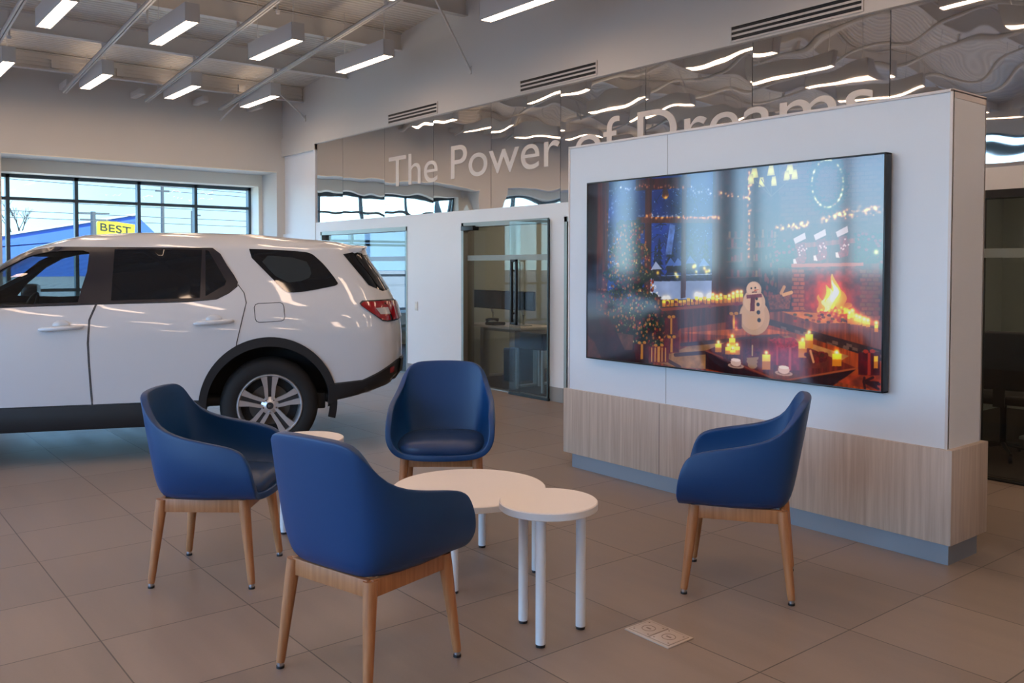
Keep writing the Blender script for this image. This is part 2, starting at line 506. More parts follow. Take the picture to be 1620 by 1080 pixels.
for i, y in enumerate(rails_y):
    for j, x in enumerate(lx):
        o = P0 if first else dup(P0); first = False
        o.location = (x, y + 0.115, 3.965)
        for c_ in o.children:
            if c_.name.startswith('cable'): c_.scale = (1, 1, deck_z(x + c_.location.x) - 3.965 - c_.location.z)
        o['label'] = f'linear pendant light, {ords[j]} from the window wall, {ords[i]} row from the mirror'

# diagonal wall braces below the roof
def brace(x, z, lab):
    m = MB().tube((x, YB - 0.005, z), (x + 0.12, YB - 0.72, deck_z(x) - 0.01), 0.014, n=8)
    m.box(x - 0.02, YB - 0.012, z - 0.05, x + 0.02, YB, z + 0.05)
    setp(m.build('diagonal_brace', M_ceilpaint), lab, 'brace', 'roof braces')
brace(-8.86, 3.9, 'thin diagonal brace rod above the middle air grille')
brace(-13.46, 3.9, 'short diagonal brace rod in the far corner by the window wall')
m = MB().tube((XW + 0.01, 5.35, 3.86), (XW + 0.75, 5.5, 4.2), 0.014, n=8)
setp(m.build('diagonal_brace', M_ceilpaint), 'slim diagonal brace rod on the window wall under the last pendant', 'brace', 'roof braces')
brace(-4.25, 3.9, 'thin diagonal brace rod above the right air grille')
# square stub brackets on the far beam
for i, y in enumerate((2.1, 3.0, 4.0, 4.95, 5.85)):
    m = MB()
    m.box(-14.34, y - 0.045, 4.06, -13.86, y + 0.045, 4.15, 0.006)
    m.tube((-13.865, y, 4.105), (-13.94, y, 4.105), 0.02, n=12)
    o = m.build('wall_bracket', M_ceilpaint)
    setp(o, f'small grey stub bracket on the window wall, {ords[4 - i]} from the corner', 'bracket', 'stub brackets on the window wall')
# sprinkler heads under the rails
for x, y, lab in ((-11.9, 1.87, 'small sprinkler head under the rail nearest the left edge'), (-10.6, 3.06, 'small sprinkler head between two pendants on the third rail'), (-9.6, 4.2, 'small sprinkler head beside the rail near the upper wall'), (-8.75, 5.12, 'small sprinkler head close to the mirrored wall')):
    z = deck_z(x) - 0.36
    m = MB().tube((x, y + 0.06, z + 0.3), (x, y + 0.06, z), 0.012, n=8).tube((x, y + 0.06, z), (x, y + 0.06, z - 0.035), 0.03, 0.018, n=12)
    setp(m.build('sprinkler_head', M_lampbody), lab, 'sprinkler')

# slotted air grilles in the bulkhead
def grille(x0, x1, lab):
    z0, z1 = 3.478, 3.605
    e_ = empty('air_grille', lab, 'vent', (x0, YB - 0.02, z0), group='slotted air grilles')
    L_, h = x1 - x0, z1 - z0
    MB().box(0, -0.004, 0, L_, 0.0, h).build('slot_backing', M_black, e_, 0)
    f = MB()
    f.box(-0.012, -0.012, -0.012, L_ + 0.012, 0, 0.004); f.box(-0.012, -0.012, h - 0.004, L_ + 0.012, 0, h + 0.012)
    f.box(-0.012, -0.012, 0, 0.003, 0, h); f.box(L_ - 0.003, -0.012, 0, L_ + 0.012, 0, h)
    f.build('frame', M_wall, e_, 0)
    for k_ in (1, 2):
        MB().box(0, -0.012, h * k_ / 3 - 0.009, L_, -0.003, h * k_ / 3 + 0.009).build('slat', M_wall, e_, 0)
grille(-10.78, -9.563, 'small slotted air grille at the left above the first word')
grille(-7.86, -6.622, 'slotted air grille in the middle of the bulkhead')
grille(-4.918, -3.683, 'slotted air grille at the right above the big screen')

# wavy mirror panels and the lettering on them
seam = [-13.1] + [-12.2 + 1.247 * i for i in range(16)]
for i, x0 in enumerate(seam[:-1]):
    x1 = min(seam[i + 1], XR)
    if x0 > 5: break
    me = MB(); L_ = x1 - x0
    me.box(0.003, 0.0, 0, L_ - 0.003, 0.012, 1.262)
    o = me.build('mirror_panel', M_mirror, None, 0)
    o.location = (x0, YB + 0.012, 2.185)
    nth = (ords + ['eleventh', 'twelfth', 'thirteenth', 'fourteenth', 'fifteenth'])[i]
    setp(o, f'tall wavy mirror panel above the offices, {nth} from the left end', 'mirror', 'wavy mirror panels')

def text_islands(body, height, depth):
    cu = bpy.data.curves.new('t', 'FONT'); cu.body = body; cu.size = 1.0; cu.extrude = 0.01
    o = bpy.data.objects.new('t', cu); C.objects.link(o)
    dg = bpy.context.evaluated_depsgraph_get()
    me = bpy.data.meshes.new_from_object(o.evaluated_get(dg))
    bpy.data.objects.remove(o); bpy.data.curves.remove(cu)
    bm_ = bmesh.new(); bm_.from_mesh(me); bpy.data.meshes.remove(me)
    bmesh.ops.remove_doubles(bm_, verts=bm_.verts, dist=1e-5)
    bm_.verts.index_update()
    seen = set(); out = []
    for v in bm_.verts:
        if v.index in seen: continue
        st = [v]; comp = []
        seen.add(v.index)
        while st:
            q = st.pop(); comp.append(q)
            for e_ in q.link_edges:
                w_ = e_.other_vert(q)
                if w_.index not in seen: seen.add(w_.index); st.append(w_)
        ids = {q.index: i for i, q in enumerate(comp)}
        vs_ = [tuple(q.co) for q in comp]
        fs = [[ids[q.index] for q in f.verts] for f in bm_.faces if f.verts[0].index in ids]
        out.append((vs_, fs))
    bm_.free()
    out.sort(key=lambda c: min(q[0] for q in c[0]))
    return out
M_letter = mat('pale_vinyl', (226, 214, 204), 0.5)
isl = text_islands('The Power of Dreams', 1, 0.01)
xmin = min(q[0] for c in isl for q in c[0]); xmax = max(q[0] for c in isl for q in c[0])
cap = max(q[1] for q in isl[0][0]) - min(q[1] for q in isl[0][0])
base = min(q[1] for q in isl[0][0])
sx, sz_ = (10.83 - 3.59) / (xmax - xmin), 0.415 / cap
sign = empty('wall_lettering', 'pale raised slogan lettering across the mirror panels', 'lettering', (-10.83, YB, 2.598))
for vs_, fs in isl:
    me = bpy.data.meshes.new('letter')
    me.from_pydata([((x - xmin) * sx, 0.009 - z * 0.2, (y - base) * sz_) for x, y, z in vs_], [], fs)
    me.materials.append(M_letter); me.update()
    link('letter', me, sign)

# ------------------------------------------------------------------ free-standing display wall
dw = empty('display_wall', 'white free-standing partition with pale oak base and steel plinth', 'partition', (-4.88, 4.403, 0))
X1 = 2.86
MB().box(0.05, 0.045, 0, X1 - 0.03, 0.36, 0.112).build('plinth', M_steel, dw, 0)
q = MB().box(0, 0, 0.112, X1, 0.405, 0.588, 0.003); q.build('oak_base', M_oak, dw)
for xx in (0.947, 1.893):
    MB().box(xx - 0.0015, -0.0006, 0.114, xx + 0.0015, 0.001, 0.586).build('joint', M_dark, dw, 0)
MB().box(0.03, 0.02, 0.588, X1 - 0.03, 0.38, 2.366).build('upper_panel', M_panel, dw, 0)
for x in (0.03, X1 - 0.045):
    for y in (0.014, 0.37):
        MB().box(x, y, 0.588, x + 0.015, y + 0.016, 2.372, 0.002).build('edge_trim', M_edge, dw)
MB().box(0.03, 0.014, 2.358, X1 - 0.03, 0.386, 2.374, 0.002).build('top_trim', M_edge, dw)
for x in (0.03, X1 - 0.034):
    MB().box(x, 0.03, 2.33, x + 0.006 + 0.0, 0.37, 2.358).build('end_trim', M_edge, dw)
MB().box(0.985, 0.0185, 0.59, 0.988, 0.0205, 2.36).build('panel_joint', M_basegrey, dw, 0)

# ------------------------------------------------------------------ big screen
TVX0, TVX1, TVZ0, TVZ1, TVY = -4.582, -2.355, 0.840, 2.087, 4.350
tv = empty('wall_screen', 'huge flat screen showing a festive fireside room, on the white partition', 'screen', ((TVX0 + TVX1) / 2, TVY + 0.035, TVZ0))
hw = (TVX1 - TVX0) / 2; hh = TVZ1 - TVZ0
M_bezel = mat('black_bezel', (12, 12, 14), 0.3)
f = MB(); bz = 0.010
f.box(-hw, -0.035, 0, hw, 0.025, bz, 0.002); f.box(-hw, -0.035, hh - bz, hw, 0.025, hh, 0.002)
f.box(-hw, -0.035, 0, -hw + bz, 0.025, hh, 0.002); f.box(hw - bz, -0.035, 0, hw, 0.025, hh, 0.002)
f.box(-hw + 0.004, -0.02, 0.004, hw - 0.004, 0.022, hh - 0.004)
f.build('bezel', M_bezel, tv)
MB().box(-0.5, 0.022, 0.3, 0.5, 0.045, 0.9).build('wall_bracket', M_dark, tv, 0)
me = bpy.data.meshes.new('picture')
me.from_pydata([(-hw + bz, -0.0325, bz), (hw - bz, -0.0325, bz), (hw - bz, -0.0325, hh - bz), (-hw + bz, -0.0325, hh - bz),
                (-hw + bz, -0.022, bz), (hw - bz, -0.022, bz), (hw - bz, -0.022, hh - bz), (-hw + bz, -0.022, hh - bz)], [],
               [(0, 1, 2, 3), (4, 7, 6, 5), (0, 4, 5, 1), (1, 5, 6, 2), (2, 6, 7, 3), (3, 7, 4, 0)])
uvl = me.uv_layers.new(name='uv')
for i, uv in enumerate(((0, 0), (1, 0), (1, 1), (0, 1))): uvl.data[i].uv = uv
M_screen = mat('lit_screen', (10, 10, 12), 0.09, spec=0.9)
me.materials.append(M_screen)
link('display', me, tv)

# ------------------------------------------------------------------ tub armchairs
def leather(name, c, rough):
    m = mat(name, c, rough, var=0.06, vscale=3, bump=0.12, bscale=420)
    return m
M_blue = leather('blue_leather', (8, 60, 110), 0.42)
M_seat = leather('blue_seat_sheen', (28, 56, 96), 0.38)  # greyer than the shell: the cushion's reflections are put into the colour
M_glide = mat('black_glide', (20, 20, 22), 0.5)

def chair_shell():
    cols = [
        [(0, -.22, .405), (0, -.25, .50), (0, -.275, .64), (0, -.30, .78), (0, -.318, .905)],
        [(.12, -.22, .405), (.13, -.245, .50), (.135, -.268, .64), (.13, -.293, .78), (.12, -.312, .902)],
        [(.205, -.200, .405), (.245, -.222, .50), (.258, -.236, .62), (.255, -.262, .755), (.238, -.290, .892)],
        [(.222, -.12, .405), (.272, -.12, .485), (.298, -.125, .58), (.296, -.15, .675), (.284, -.195, .745)],
        [(.226, .0, .405), (.280, .0, .465), (.312, .0, .55), (.315, .0, .630), (.308, -.01, .700)],
        [(.226, .13, .405), (.280, .14, .452), (.312, .14, .52), (.315, .14, .60), (.307, .14, .676)],
        [(.222, .262, .405), (.275, .270, .44), (.308, .266, .50), (.311, .252, .575), (.303, .222, .648)]]
    t = bmesh.new(); V = {}
    for sgn in (1, -1):
        for c, col in enumerate(cols):
            for r, p in enumerate(col):
                if c == 0 and sgn == -1: V[(-1, 0, r)] = V[(1, 0, r)]; continue
                V[(sgn, c, r)] = t.verts.new((p[0] * sgn, p[1], p[2]))
    for sgn in (1, -1):
        for c in range(6):
            for r in range(4):
                q = [V[(sgn, c, r)], V[(sgn, c + 1, r)], V[(sgn, c + 1, r + 1)], V[(sgn, c, r + 1)]]
                t.faces.new(q if sgn == 1 else q[::-1])
    # bottom of the tub, with a front lip
    rows = []
    rows.append([V[(-1, 2, 0)], V[(-1, 1, 0)], V[(1, 0, 0)], V[(1, 1, 0)], V[(1, 2, 0)]])
    for c, y, z in ((3, -.12, .395), (4, 0, .393), (5, .13, .393), (6, .285, .398)):
        rows.append([V[(-1, c, 0)]] + [t.verts.new((x, y + (0.012 if c == 6 and x == 0 else 0), z)) for x in (-.12, 0, .12)] + [V[(1, c, 0)]])
    for a, b_ in zip(rows, rows[1:]):
        for i in range(4):
            t.faces.new((a[i], a[i + 1], b_[i + 1], b_[i]))
    bmesh.ops.recalc_face_normals(t, faces=t.faces[:])
    me = bpy.data.meshes.new('shell'); t.to_mesh(me); t.free()
    o = link('tmp_shell', me)
    bpy.context.view_layer.update()
    # make sure normals look outward
    f0 = min(me.polygons, key=lambda p: p.center.y - 0 * p.center.z)
    if f0.normal.y > 0: me.flip_normals()
    s1 = o.modifiers.new('s', 'SUBSURF'); s1.levels = 2; s1.render_levels = 2
    so = o.modifiers.new('t', 'SOLIDIFY'); so.thickness = 0.034; so.offset = -1
    bv = o.modifiers.new('b', 'BEVEL'); bv.width = 0.0135; bv.segments = 3; bv.limit_method = 'ANGLE'; bv.angle_limit = R(50)
    dg = bpy.context.evaluated_depsgraph_get()
    m2 = bpy.data.meshes.new_from_object(o.evaluated_get(dg))
    bpy.data.objects.remove(o)
    m2.materials.clear(); m2.materials.append(M_blue)
    m2.polygons.foreach_set('use_smooth', [True] * len(m2.polygons))
    m2.name = 'shell'
    return m2

def chair():
    e_ = empty('tub_armchair', '', 'chair', group='blue tub armchairs')
    link('shell', chair_shell(), e_)
    # seat cushion: crowned rounded pad
    t = bmesh.new(); n = 40; rings = []
    prof = [(0.0, .412), (.90, .412), (.985, .43), (1.0, .455), (.97, .478), (.88, .492), (.6, .500), (.3, .503), (0, .504)]
    for k_, z in prof:
        ring = []
        for i in range(n):
            a = 2 * pi * i / n
            c_, s_ = cos(a), sin(a)
            p = 2 / 4.6
            x = math.copysign(abs(c_) ** p, c_) * .258; y = math.copysign(abs(s_) ** p, s_) * .243 + .032
            if y > 0: x *= 1 - 0.03 * (y / .27)
            if y < 0: x *= 1 + 0.35 * y
            ring.append((x * k_, (y - .03) * k_ + .03, z + (0.006 * (1 - (x / .25) ** 2) if k_ and z > .45 else 0)))
        rings.append(ring)
    vr = []
    for (k_, z), ring in zip(prof, rings):
        vr.append([t.verts.new((0, .03, z))] if k_ == 0 else [t.verts.new(p) for p in ring])
    for a, b_ in zip(vr, vr[1:]):
        for i in range(n):
            j = (i + 1) % n
            if len(a) == 1: t.faces.new((a[0], b_[j], b_[i]))
            elif len(b_) == 1: t.faces.new((a[i], a[j], b_[0]))
            else: t.faces.new((a[i], a[j], b_[j], b_[i]))
    bmesh.ops.recalc_face_normals(t, faces=t.faces[:])
    MB().add(t).build('seat_cushion', M_seat, e_, 60)
    # wooden under-frame
    fr = MB()
    for s_ in (-1, 1):
        fr.box(s_ * .205 - .012, -.19, .350, s_ * .205 + .012, .19, .412, .003)
        fr.box(-.2, s_ * .192 - .012, .350, .2, s_ * .192 + .012, .412, .003)
    fr.build('apron_frame', M_legwood, e_)
    for sx_ in (-1, 1):
        for sy_ in (-1, 1):
            l = MB()
            tp = Vector((sx_ * .203, sy_ * .192, .408)); ft = Vector((sx_ * .232, sy_ * .235, .022))
            l.path([tp, tp.lerp(ft, .16), tp.lerp(ft, .5), tp.lerp(ft, .97), ft], [.026, .0255, .0215, .0165, .015], 18)
            lo = l.build('leg', M_legwood, e_)
            g = MB().tube((ft.x, ft.y, 0.0), (ft.x, ft.y, .009), .015, n=18).build('glide', M_glide, lo)
            MB().tube((ft.x, ft.y, .009), (ft.x, ft.y, .024), .0125, n=18).build('ferrule', M_chrome, lo)
    return e_
ch = chair()
spots = [((-2.564, 3.442), 214.2, 'blue tub armchair on the right in front of the oak partition base, facing left'),
         ((-4.244, 1.559), 50.4, 'blue tub armchair on the left, turned away from the white car toward the tables'),
         ((-2.906, 1.643), 104.3, 'nearest blue tub armchair seen from behind, its back to the viewpoint'),
         ((-4.322, 2.936), -37.5, 'blue tub armchair farthest back, facing the viewpoint behind the low round table')]
for i, ((x, y), a, lab) in enumerate(spots):
    o = ch if i == 0 else dup(ch)
    o.location = (x, y, 0); o.rotation_euler = (0, 0, R(a - 90)); o['label'] = lab

# ------------------------------------------------------------------ round tables
M_top = mat('white_table_laminate', (243, 234, 226), 0.5)
M_tedge = mat('white_edge_band', (222, 222, 222), 0.45)
M_tleg = mat('white_metal_leg', (222, 224, 228), 0.35)
def table(h, dia, n, ring, rot, loc, label):
    e_ = empty('round_table', label, 'table', (loc[0], loc[1], 0), group='white round tables')
    r = dia / 2; th = .032
    tp = MB().lathe([(0, h - th), (r - .003, h - th), (r, h - th + .003), (r, h - .003), (r - .003, h), (0, h)], 72).build('tabletop', M_top, e_, 40)
    MB().lathe([(r - .001, h - th + .002), (r + .0012, h - th + .003), (r + .0012, h - .004), (r - .001, h - .003)], 72).build('edge_band', M_tedge, tp, 60)
    for i in range(n):
        a = R(rot) + 2 * pi * i / n
        x, y = ring * cos(a), ring * sin(a)
        l = MB().tube((x, y, .012), (x, y, h - th), .0205, n=24).build('leg', M_tleg, e_, 40)
        MB().tube((x, y, 0), (x, y, .012), .0185, n=24).build('foot', M_glide, l, 40)
    return e_
def ang(c, p): return math.degrees(atan2(p[1] - c[1], p[0] - c[0]))
table(.545, .400, 3, .141, ang((-2.692, 2.349), (-2.605, 2.233)), (-2.692, 2.349), 'small white round side table, taller, in front of the big one')
table(.408, .757, 4, .333, ang((-3.513, 2.545), (-3.285, 2.293)), (-3.513, 2.545), 'wide low white round coffee table among the four armchairs')
table(.545, .400, 3, .141, 100, (-4.505, 2.155), 'small white round side table half hidden between the two left armchairs')

# floor outlet box
fb = empty('floor_outlet', 'beige rectangular floor outlet plate beside the small table', 'floor outlet', (-2.395, 2.687, 0))
M_outlet = mat('beige_outlet_plate', (190, 172, 156), 0.45)
M_groove = mat('outlet_groove', (140, 122, 108), 0.7)
MB().box(-.118, -.076, 0, .118, .076, .006, .002).build('cover_plate', M_outlet, fb)
for x0 in (-.104, .004):
    MB().box(x0 - .003, -.063, .0045, x0 + .103, .063, .0066).build('lid_gap', M_groove, fb, 0)
    l = MB().box(x0, -.06, .0045, x0 + .1, .06, .0078, .001).build('lid', M_outlet, fb)
    a = MB(); cx = x0 + .05
    a.lathe([(.026, .0078), (.029, .0078), (.029, .0085), (.026, .0085)], 28, Matrix.Translation((cx, 0, 0)), True)
    a.box(cx - .012, -.004, .0078, cx + .012, .004, .0085)
    for dx in (-.038, .038):
        for dy in (-.046, .046): a.tube((cx + dx, dy, .0076), (cx + dx, dy, .0084), .004, n=8)
    a.build('pull_ring', M_groove, l, 0)

# ------------------------------------------------------------------ white sport utility vehicle
M_paint = mat('white_car_paint', (206, 208, 212), 0.28, coat=1.0, spec=0.5)
M_clad = mat('black_cladding', (26, 27, 30), 0.55)
M_trim = mat('gloss_black_trim', (34, 34, 42), 0.25)
M_cabin = mat('dark_cabin', (26, 28, 32), 0.7)
M_cabin2 = mat('grey_cabin_trim', (88, 98, 104), 0.7)
M_tint = mat('privacy_glass', (16, 20, 26), 0.04, spec=0.6, coat=0.0)
M_tyre = mat('tyre_rubber', (22, 22, 24), 0.75, bump=0.3, bscale=120)
M_alloy = mat('machined_alloy', (206, 208, 212), 0.3, metal=0.75)
M_alloyd = mat('dark_alloy_pocket', (62, 64, 68), 0.4, metal=0.6)
M_red = mat('red_lens', (150, 12, 26), 0.15, coat=1.0)
M_clearlens = mat('pale_lens', (190, 188, 190), 0.2, coat=1.0)
M_seam = mat('panel_gap', (52, 54, 58), 0.8)
M_carglass = glass_mat('front_door_glass', (0.50, 0.58, 0.58), boost=1.0)

def ip(z, tab):
    return float(np.interp(z, [p[0] for p in tab], [p[1] for p in tab]))
W_T = [(.2, .93), (.40, .965), (.55, .985), (.75, .997), (.95, .99), (1.08, .965), (1.17, .938), (1.22, .918), (1.40, .848), (1.60, .757), (1.64, .735)]
SR_T = [(.25, -.8), (.44, -.90), (.50, -1.04), (.58, -1.12), (.72, -1.14), (.9, -1.14), (1.03, -1.13), (1.17, -1.10), (1.29, -1.045), (1.45, -.945), (1.55, -.875), (1.60, -.86), (1.64, -.85)]
SF_T = [(.25, 3.55), (.44, 3.72), (.6, 3.78), (.8, 3.76), (.95, 3.68), (1.02, 3.55), (1.07, 3.2), (1.11, 2.85), (1.15, 2.66), (1.2, 2.55), (1.3, 2.38), (1.45, 2.12), (1.55, 1.96), (1.60, 1.88), (1.64, 1.80)]
RF_T = [(.3, 1.0), (.95, 1.0), (1.1, .8), (1.2, .5), (1.64, .42)]
ROOF_T = [(-.9, 1.645), (-.82, 1.678), (-.57, 1.710), (-.3, 1.726), (.12, 1.762), (.63, 1.770), (.97, 1.767), (1.4, 1.742), (1.70, 1.688), (1.82, 1.650), (1.9, 1.642)]
NR, NF, RR = 3.5, 2.8, .5
def wz(s_, z): return ip(z, W_T) * (1 - .012 * ((s_ - 1.2) / 2.4) ** 2)
def SY(s_, z):
    """half width of the body at length s_, height z"""
    z = min(z, 1.64)
    a, b_, rf = ip(z, SR_T), ip(z, SF_T), ip(z, RF_T)
    w = wz(s_, z)
    if s_ < a + RR:
        c = min(1, max(0, 1 - (s_ - a) / RR)); return w * max(0, 1 - c ** NR) ** (1 / NR)
    if s_ > b_ - rf:
        c = min(1, max(0, 1 - (b_ - s_) / rf)); return w * max(0, 1 - c ** NF) ** (1 / NF)
    return w
def SX_rear(y, z):
    a, w = ip(z, SR_T), ip(z, W_T)
    k_ = min(1, abs(y) / w); return a + RR * (1 - max(0, 1 - k_ ** NR) ** (1 / NR))
def SX_front(y, z):
    b_, w, rf = ip(z, SF_T), ip(z, W_T), ip(z, RF_T)
    k_ = min(1, abs(y) / w); return b_ - rf * (1 - max(0, 1 - k_ ** NF) ** (1 / NF))

def half_ring(z, inset=0.0):
    a, b_, rf = ip(z, SR_T) + inset, ip(z, SF_T) - inset, ip(z, RF_T)
    pts = []
    for i in range(17):
        th = (pi / 2) * i / 16
        s_ = a + RR * (1 - cos(th) ** (2 / NR)); y = (wz(s_, z) - inset) * sin(th) ** (2 / NR)
        pts.append((s_, y))
    s0, s1 = a + RR, b_ - rf
    for i in range(1, 48):
        s_ = s0 + (s1 - s0) * i / 48; pts.append((s_, wz(s_, z) - inset))
    for i in range(17):
        th = (pi / 2) * (1 - i / 16)
        s_ = b_ - rf * (1 - cos(th) ** (2 / NF)); y = (wz(s_, z) - inset) * sin(th) ** (2 / NF)
        pts.append((s_, y))
    return pts
def body_solid(z0, inset=0.0, roofdrop=0.0):
    t = bmesh.new(); rings = []
    zs = list(np.arange(z0, 1.6, .035)) + [1.615, 1.64]
    for z in zs:
        h = half_ring(z, inset)
        ring = h + [(s_, -y) for s_, y in h[-2:0:-1]]
        rings.append([t.verts.new((s_, y, z)) for s_, y in ring])
    last = [(v.co.x, v.co.y) for v in rings[-1]]
    for lam in (.985, .96, .92, .86, .78, .68, .55, .4, .25, .12, .03):
        ring = []
        for s_, y in last:
            cs = min(max(s_, -.1), 1.0)
            x_, y_ = cs + (s_ - cs) * lam, y * lam
            zr = ip(x_, ROOF_T) - roofdrop
            z = 1.64 + (zr - 1.64) * (1 - lam ** 7)
            ring.append(t.verts.new((x_, y_, max(z, 1.6402 - roofdrop))))
        rings.append(ring)
    n = len(rings[0])
    for a, b_ in zip(rings, rings[1:]):
        for i in range(n):
            j = (i + 1) % n
            t.faces.new((a[i], a[j], b_[j], b_[i]))
    t.faces.new(rings[0][::-1])
    # close the roof spine strip
    top = rings[-1]; h = n // 2
    for i in range(h):
        j1, j2 = i, i + 1; k1, k2 = (n - i) % n, n - i - 1
        q = [top[j1], top[j2], top[k2 % n], top[k1]]
        u = []
        for v in q:
            if v not in u: u.append(v)
        if len(u) >= 3:
            try: t.faces.new(u[::-1])
            except ValueError: pass
    bmesh.ops.recalc_face_normals(t, faces=t.faces[:])
    return t
def tmp_obj(t, m):
    me = bpy.data.meshes.new('tmp'); t.to_mesh(me); t.free(); me.materials.append(m)
    return link('tmp', me)
def boolean(o, cutters):
    for c in cutters:
        md = o.modifiers.new('b', 'BOOLEAN'); md.operation = 'DIFFERENCE'; md.object = c; md.solver = 'EXACT'
        md.material_mode = 'TRANSFER'
    dg = bpy.context.evaluated_depsgraph_get()
    me = bpy.data.meshes.new_from_object(o.evaluated_get(dg))
    for c in cutters: bpy.data.objects.remove(c)
    bpy.data.objects.remove(o)
    return me
def bm_prism_y(poly, y0, y1):
    t = bmesh.new()
    a = [t.verts.new((x, y0, z)) for x, z in poly]; b_ = [t.verts.new((x, y1, z)) for x, z in poly]
    n = len(poly); t.faces.new(a); t.faces.new(b_[::-1])
    for i in range(n): t.faces.new((a[i], b_[i], b_[(i + 1) % n], a[(i + 1) % n]))
    bmesh.ops.recalc_face_normals(t, faces=t.faces[:]); return t
def circ(cx, cz, r, n=48): return [(cx + r * cos(2 * pi * i / n), cz + r * sin(2 * pi * i / n)) for i in range(n)]
def smooth_poly(p, it=2, closed=True):
    for _ in range(it):
        q = []
        n = len(p)
        for i in range(n if closed else n - 1):
            a, b_ = p[i], p[(i + 1) % n]
            q += [(a[0] * .75 + b_[0] * .25, a[1] * .75 + b_[1] * .25), (a[0] * .25 + b_[0] * .75, a[1] * .25 + b_[1] * .75)]
        if not closed: q = [p[0]] + q + [p[-1]]
        p = q
    return p
def inside(p, poly):
    x, y = p; r = False; n = len(poly)
    for i in range(n):
        x1, y1 = poly[i]; x2, y2 = poly[(i + 1) % n]
        if (y1 > y) != (y2 > y) and x < (x2 - x1) * (y - y1) / (y2 - y1) + x1: r = not r
    return r
def resample(p, d):
    q = []
    for i in range(len(p)):
        a, b_ = p[i], p[(i + 1) % len(p)]
        k_ = max(1, int(math.hypot(b_[0] - a[0], b_[1] - a[1]) / d))
        q += [(a[0] + (b_[0] - a[0]) * j / k_, a[1] + (b_[1] - a[1]) * j / k_) for j in range(k_)]
    return q
def patch_tris(outer, holes=(), d=.05):
    loops = [resample(outer, d)] + [resample(h, d) for h in holes]
    vs_ = []; es = []
    for L_ in loops:
        b0 = len(vs_); vs_ += [Vector(p) for p in L_]
        es += [(b0 + i, b0 + (i + 1) % len(L_)) for i in range(len(L_))]
    xs_ = [p[0] for p in outer]; zs_ = [p[1] for p in outer]
    bp = [p for L_ in loops for p in L_]
    x = min(xs_) + d * .5
    while x < max(xs_):
        z = min(zs_) + d * .5
        while z < max(zs_):
            if inside((x, z), outer) and not any(inside((x, z), h) for h in holes):
                if min((x - a) ** 2 + (z - c) ** 2 for a, c in bp) > (d * .45) ** 2: vs_.append(Vector((x, z)))
            z += d
        x += d
    vo, eo, fo, *_ = delaunay_2d_cdt(vs_, es, [], 0, 1e-6)
    out = []
    for f in fo:
        c = sum((vo[i] for i in f), Vector((0, 0))) / len(f)
        if inside(c, outer) and not any(inside(c, h) for h in holes): out.append(list(f))
    return [tuple(v) for v in vo], out
def patch(name, m, parent, outer, holes=(), off=.002, side=1, d=.05, face='side', thick=.0):
    vo, fo = patch_tris(outer, holes, d)
    def pos(a, b_, o_):
        if face == 'side': return (a, side * (SY(a, b_) + o_), b_)
        if face == 'rear': return (SX_rear(a, b_) - o_, a, b_)
        return (SX_front(a, b_) + o_, a, b_)
    t = bmesh.new()
    vv = [t.verts.new(pos(a, b_, off)) for a, b_ in vo]
    fl = []
    for f in fo:
        try: fl.append(t.faces.new([vv[i] for i in f]))
        except ValueError: pass
    bmesh.ops.recalc_face_normals(t, faces=t.faces[:])
    if fl:
        nn = sum((f.normal for f in t.faces), Vector((0, 0, 0)))
        want = Vector((0, side, 0)) if face == 'side' else Vector((-1 if face == 'rear' else 1, 0, 0))
        if nn.dot(want) < 0: bmesh.ops.reverse_faces(t, faces=t.faces[:])
    if thick:
        g = bmesh.ops.extrude_face_region(t, geom=t.faces[:])
        gv = [x for x in g['geom'] if isinstance(x, bmesh.types.BMVert)]
        dv = Vector((0, side * -thick, 0)) if face == 'side' else Vector((thick if face == 'rear' else -thick, 0, 0))
        # keep the outer skin, push the copy inward
        bmesh.ops.translate(t, verts=gv, vec=dv)
        bmesh.ops.recalc_face_normals(t, faces=t.faces[:])
    return MB().add(t).build(name, m, parent, 40)

DLO = [(2.30, 1.185), (2.30, 1.225), (2.13, 1.39), (1.932, 1.536), (1.832, 1.587), (1.729, 1.615), (1.572, 1.641), (1.41, 1.657), (1.2, 1.668), (.938, 1.674), (.503, 1.670), (.43, 1.655), (.369, 1.59), (.317, 1.497), (.265, 1.419), (.237, 1.365), (.243, 1.335), (.309, 1.281), (.396, 1.237), (.612, 1.218), (1.262, 1.206), (1.902, 1.190)]
DLO = [(a, min(b_, 1.638)) if b_ > 1.638 else (a, b_) for a, b_ in DLO]
FG = [(2.20, 1.215), (2.12, 1.31), (1.926, 1.470), (1.778, 1.556), (1.643, 1.592), (1.5, 1.606), (1.369, 1.610), (1.325, 1.593), (1.333, 1.449), (1.367, 1.308), (1.383, 1.217), (1.837, 1.203)]
RG = [(1.147, 1.620), (.51, 1.622), (.519, 1.245), (1.155, 1.231)]
QS = [(.482, 1.620), (.458, 1.612), (.325, 1.375), (.335, 1.343), (.478, 1.258)]
RQ = [(.20, 1.632), (.0, 1.628), (-.28, 1.612), (-.345, 1.595), (-.39, 1.555), (-.445, 1.50), (-.545, 1.362), (-.541, 1.340), (-.50, 1.328), (-.275, 1.286), (-.165, 1.278), (-.13, 1.288), (-.08, 1.335)]
RQI = smooth_poly([(.10, 1.585), (-.284, 1.555), (-.343, 1.45), (-.309, 1.379), (-.102, 1.352)], 1)

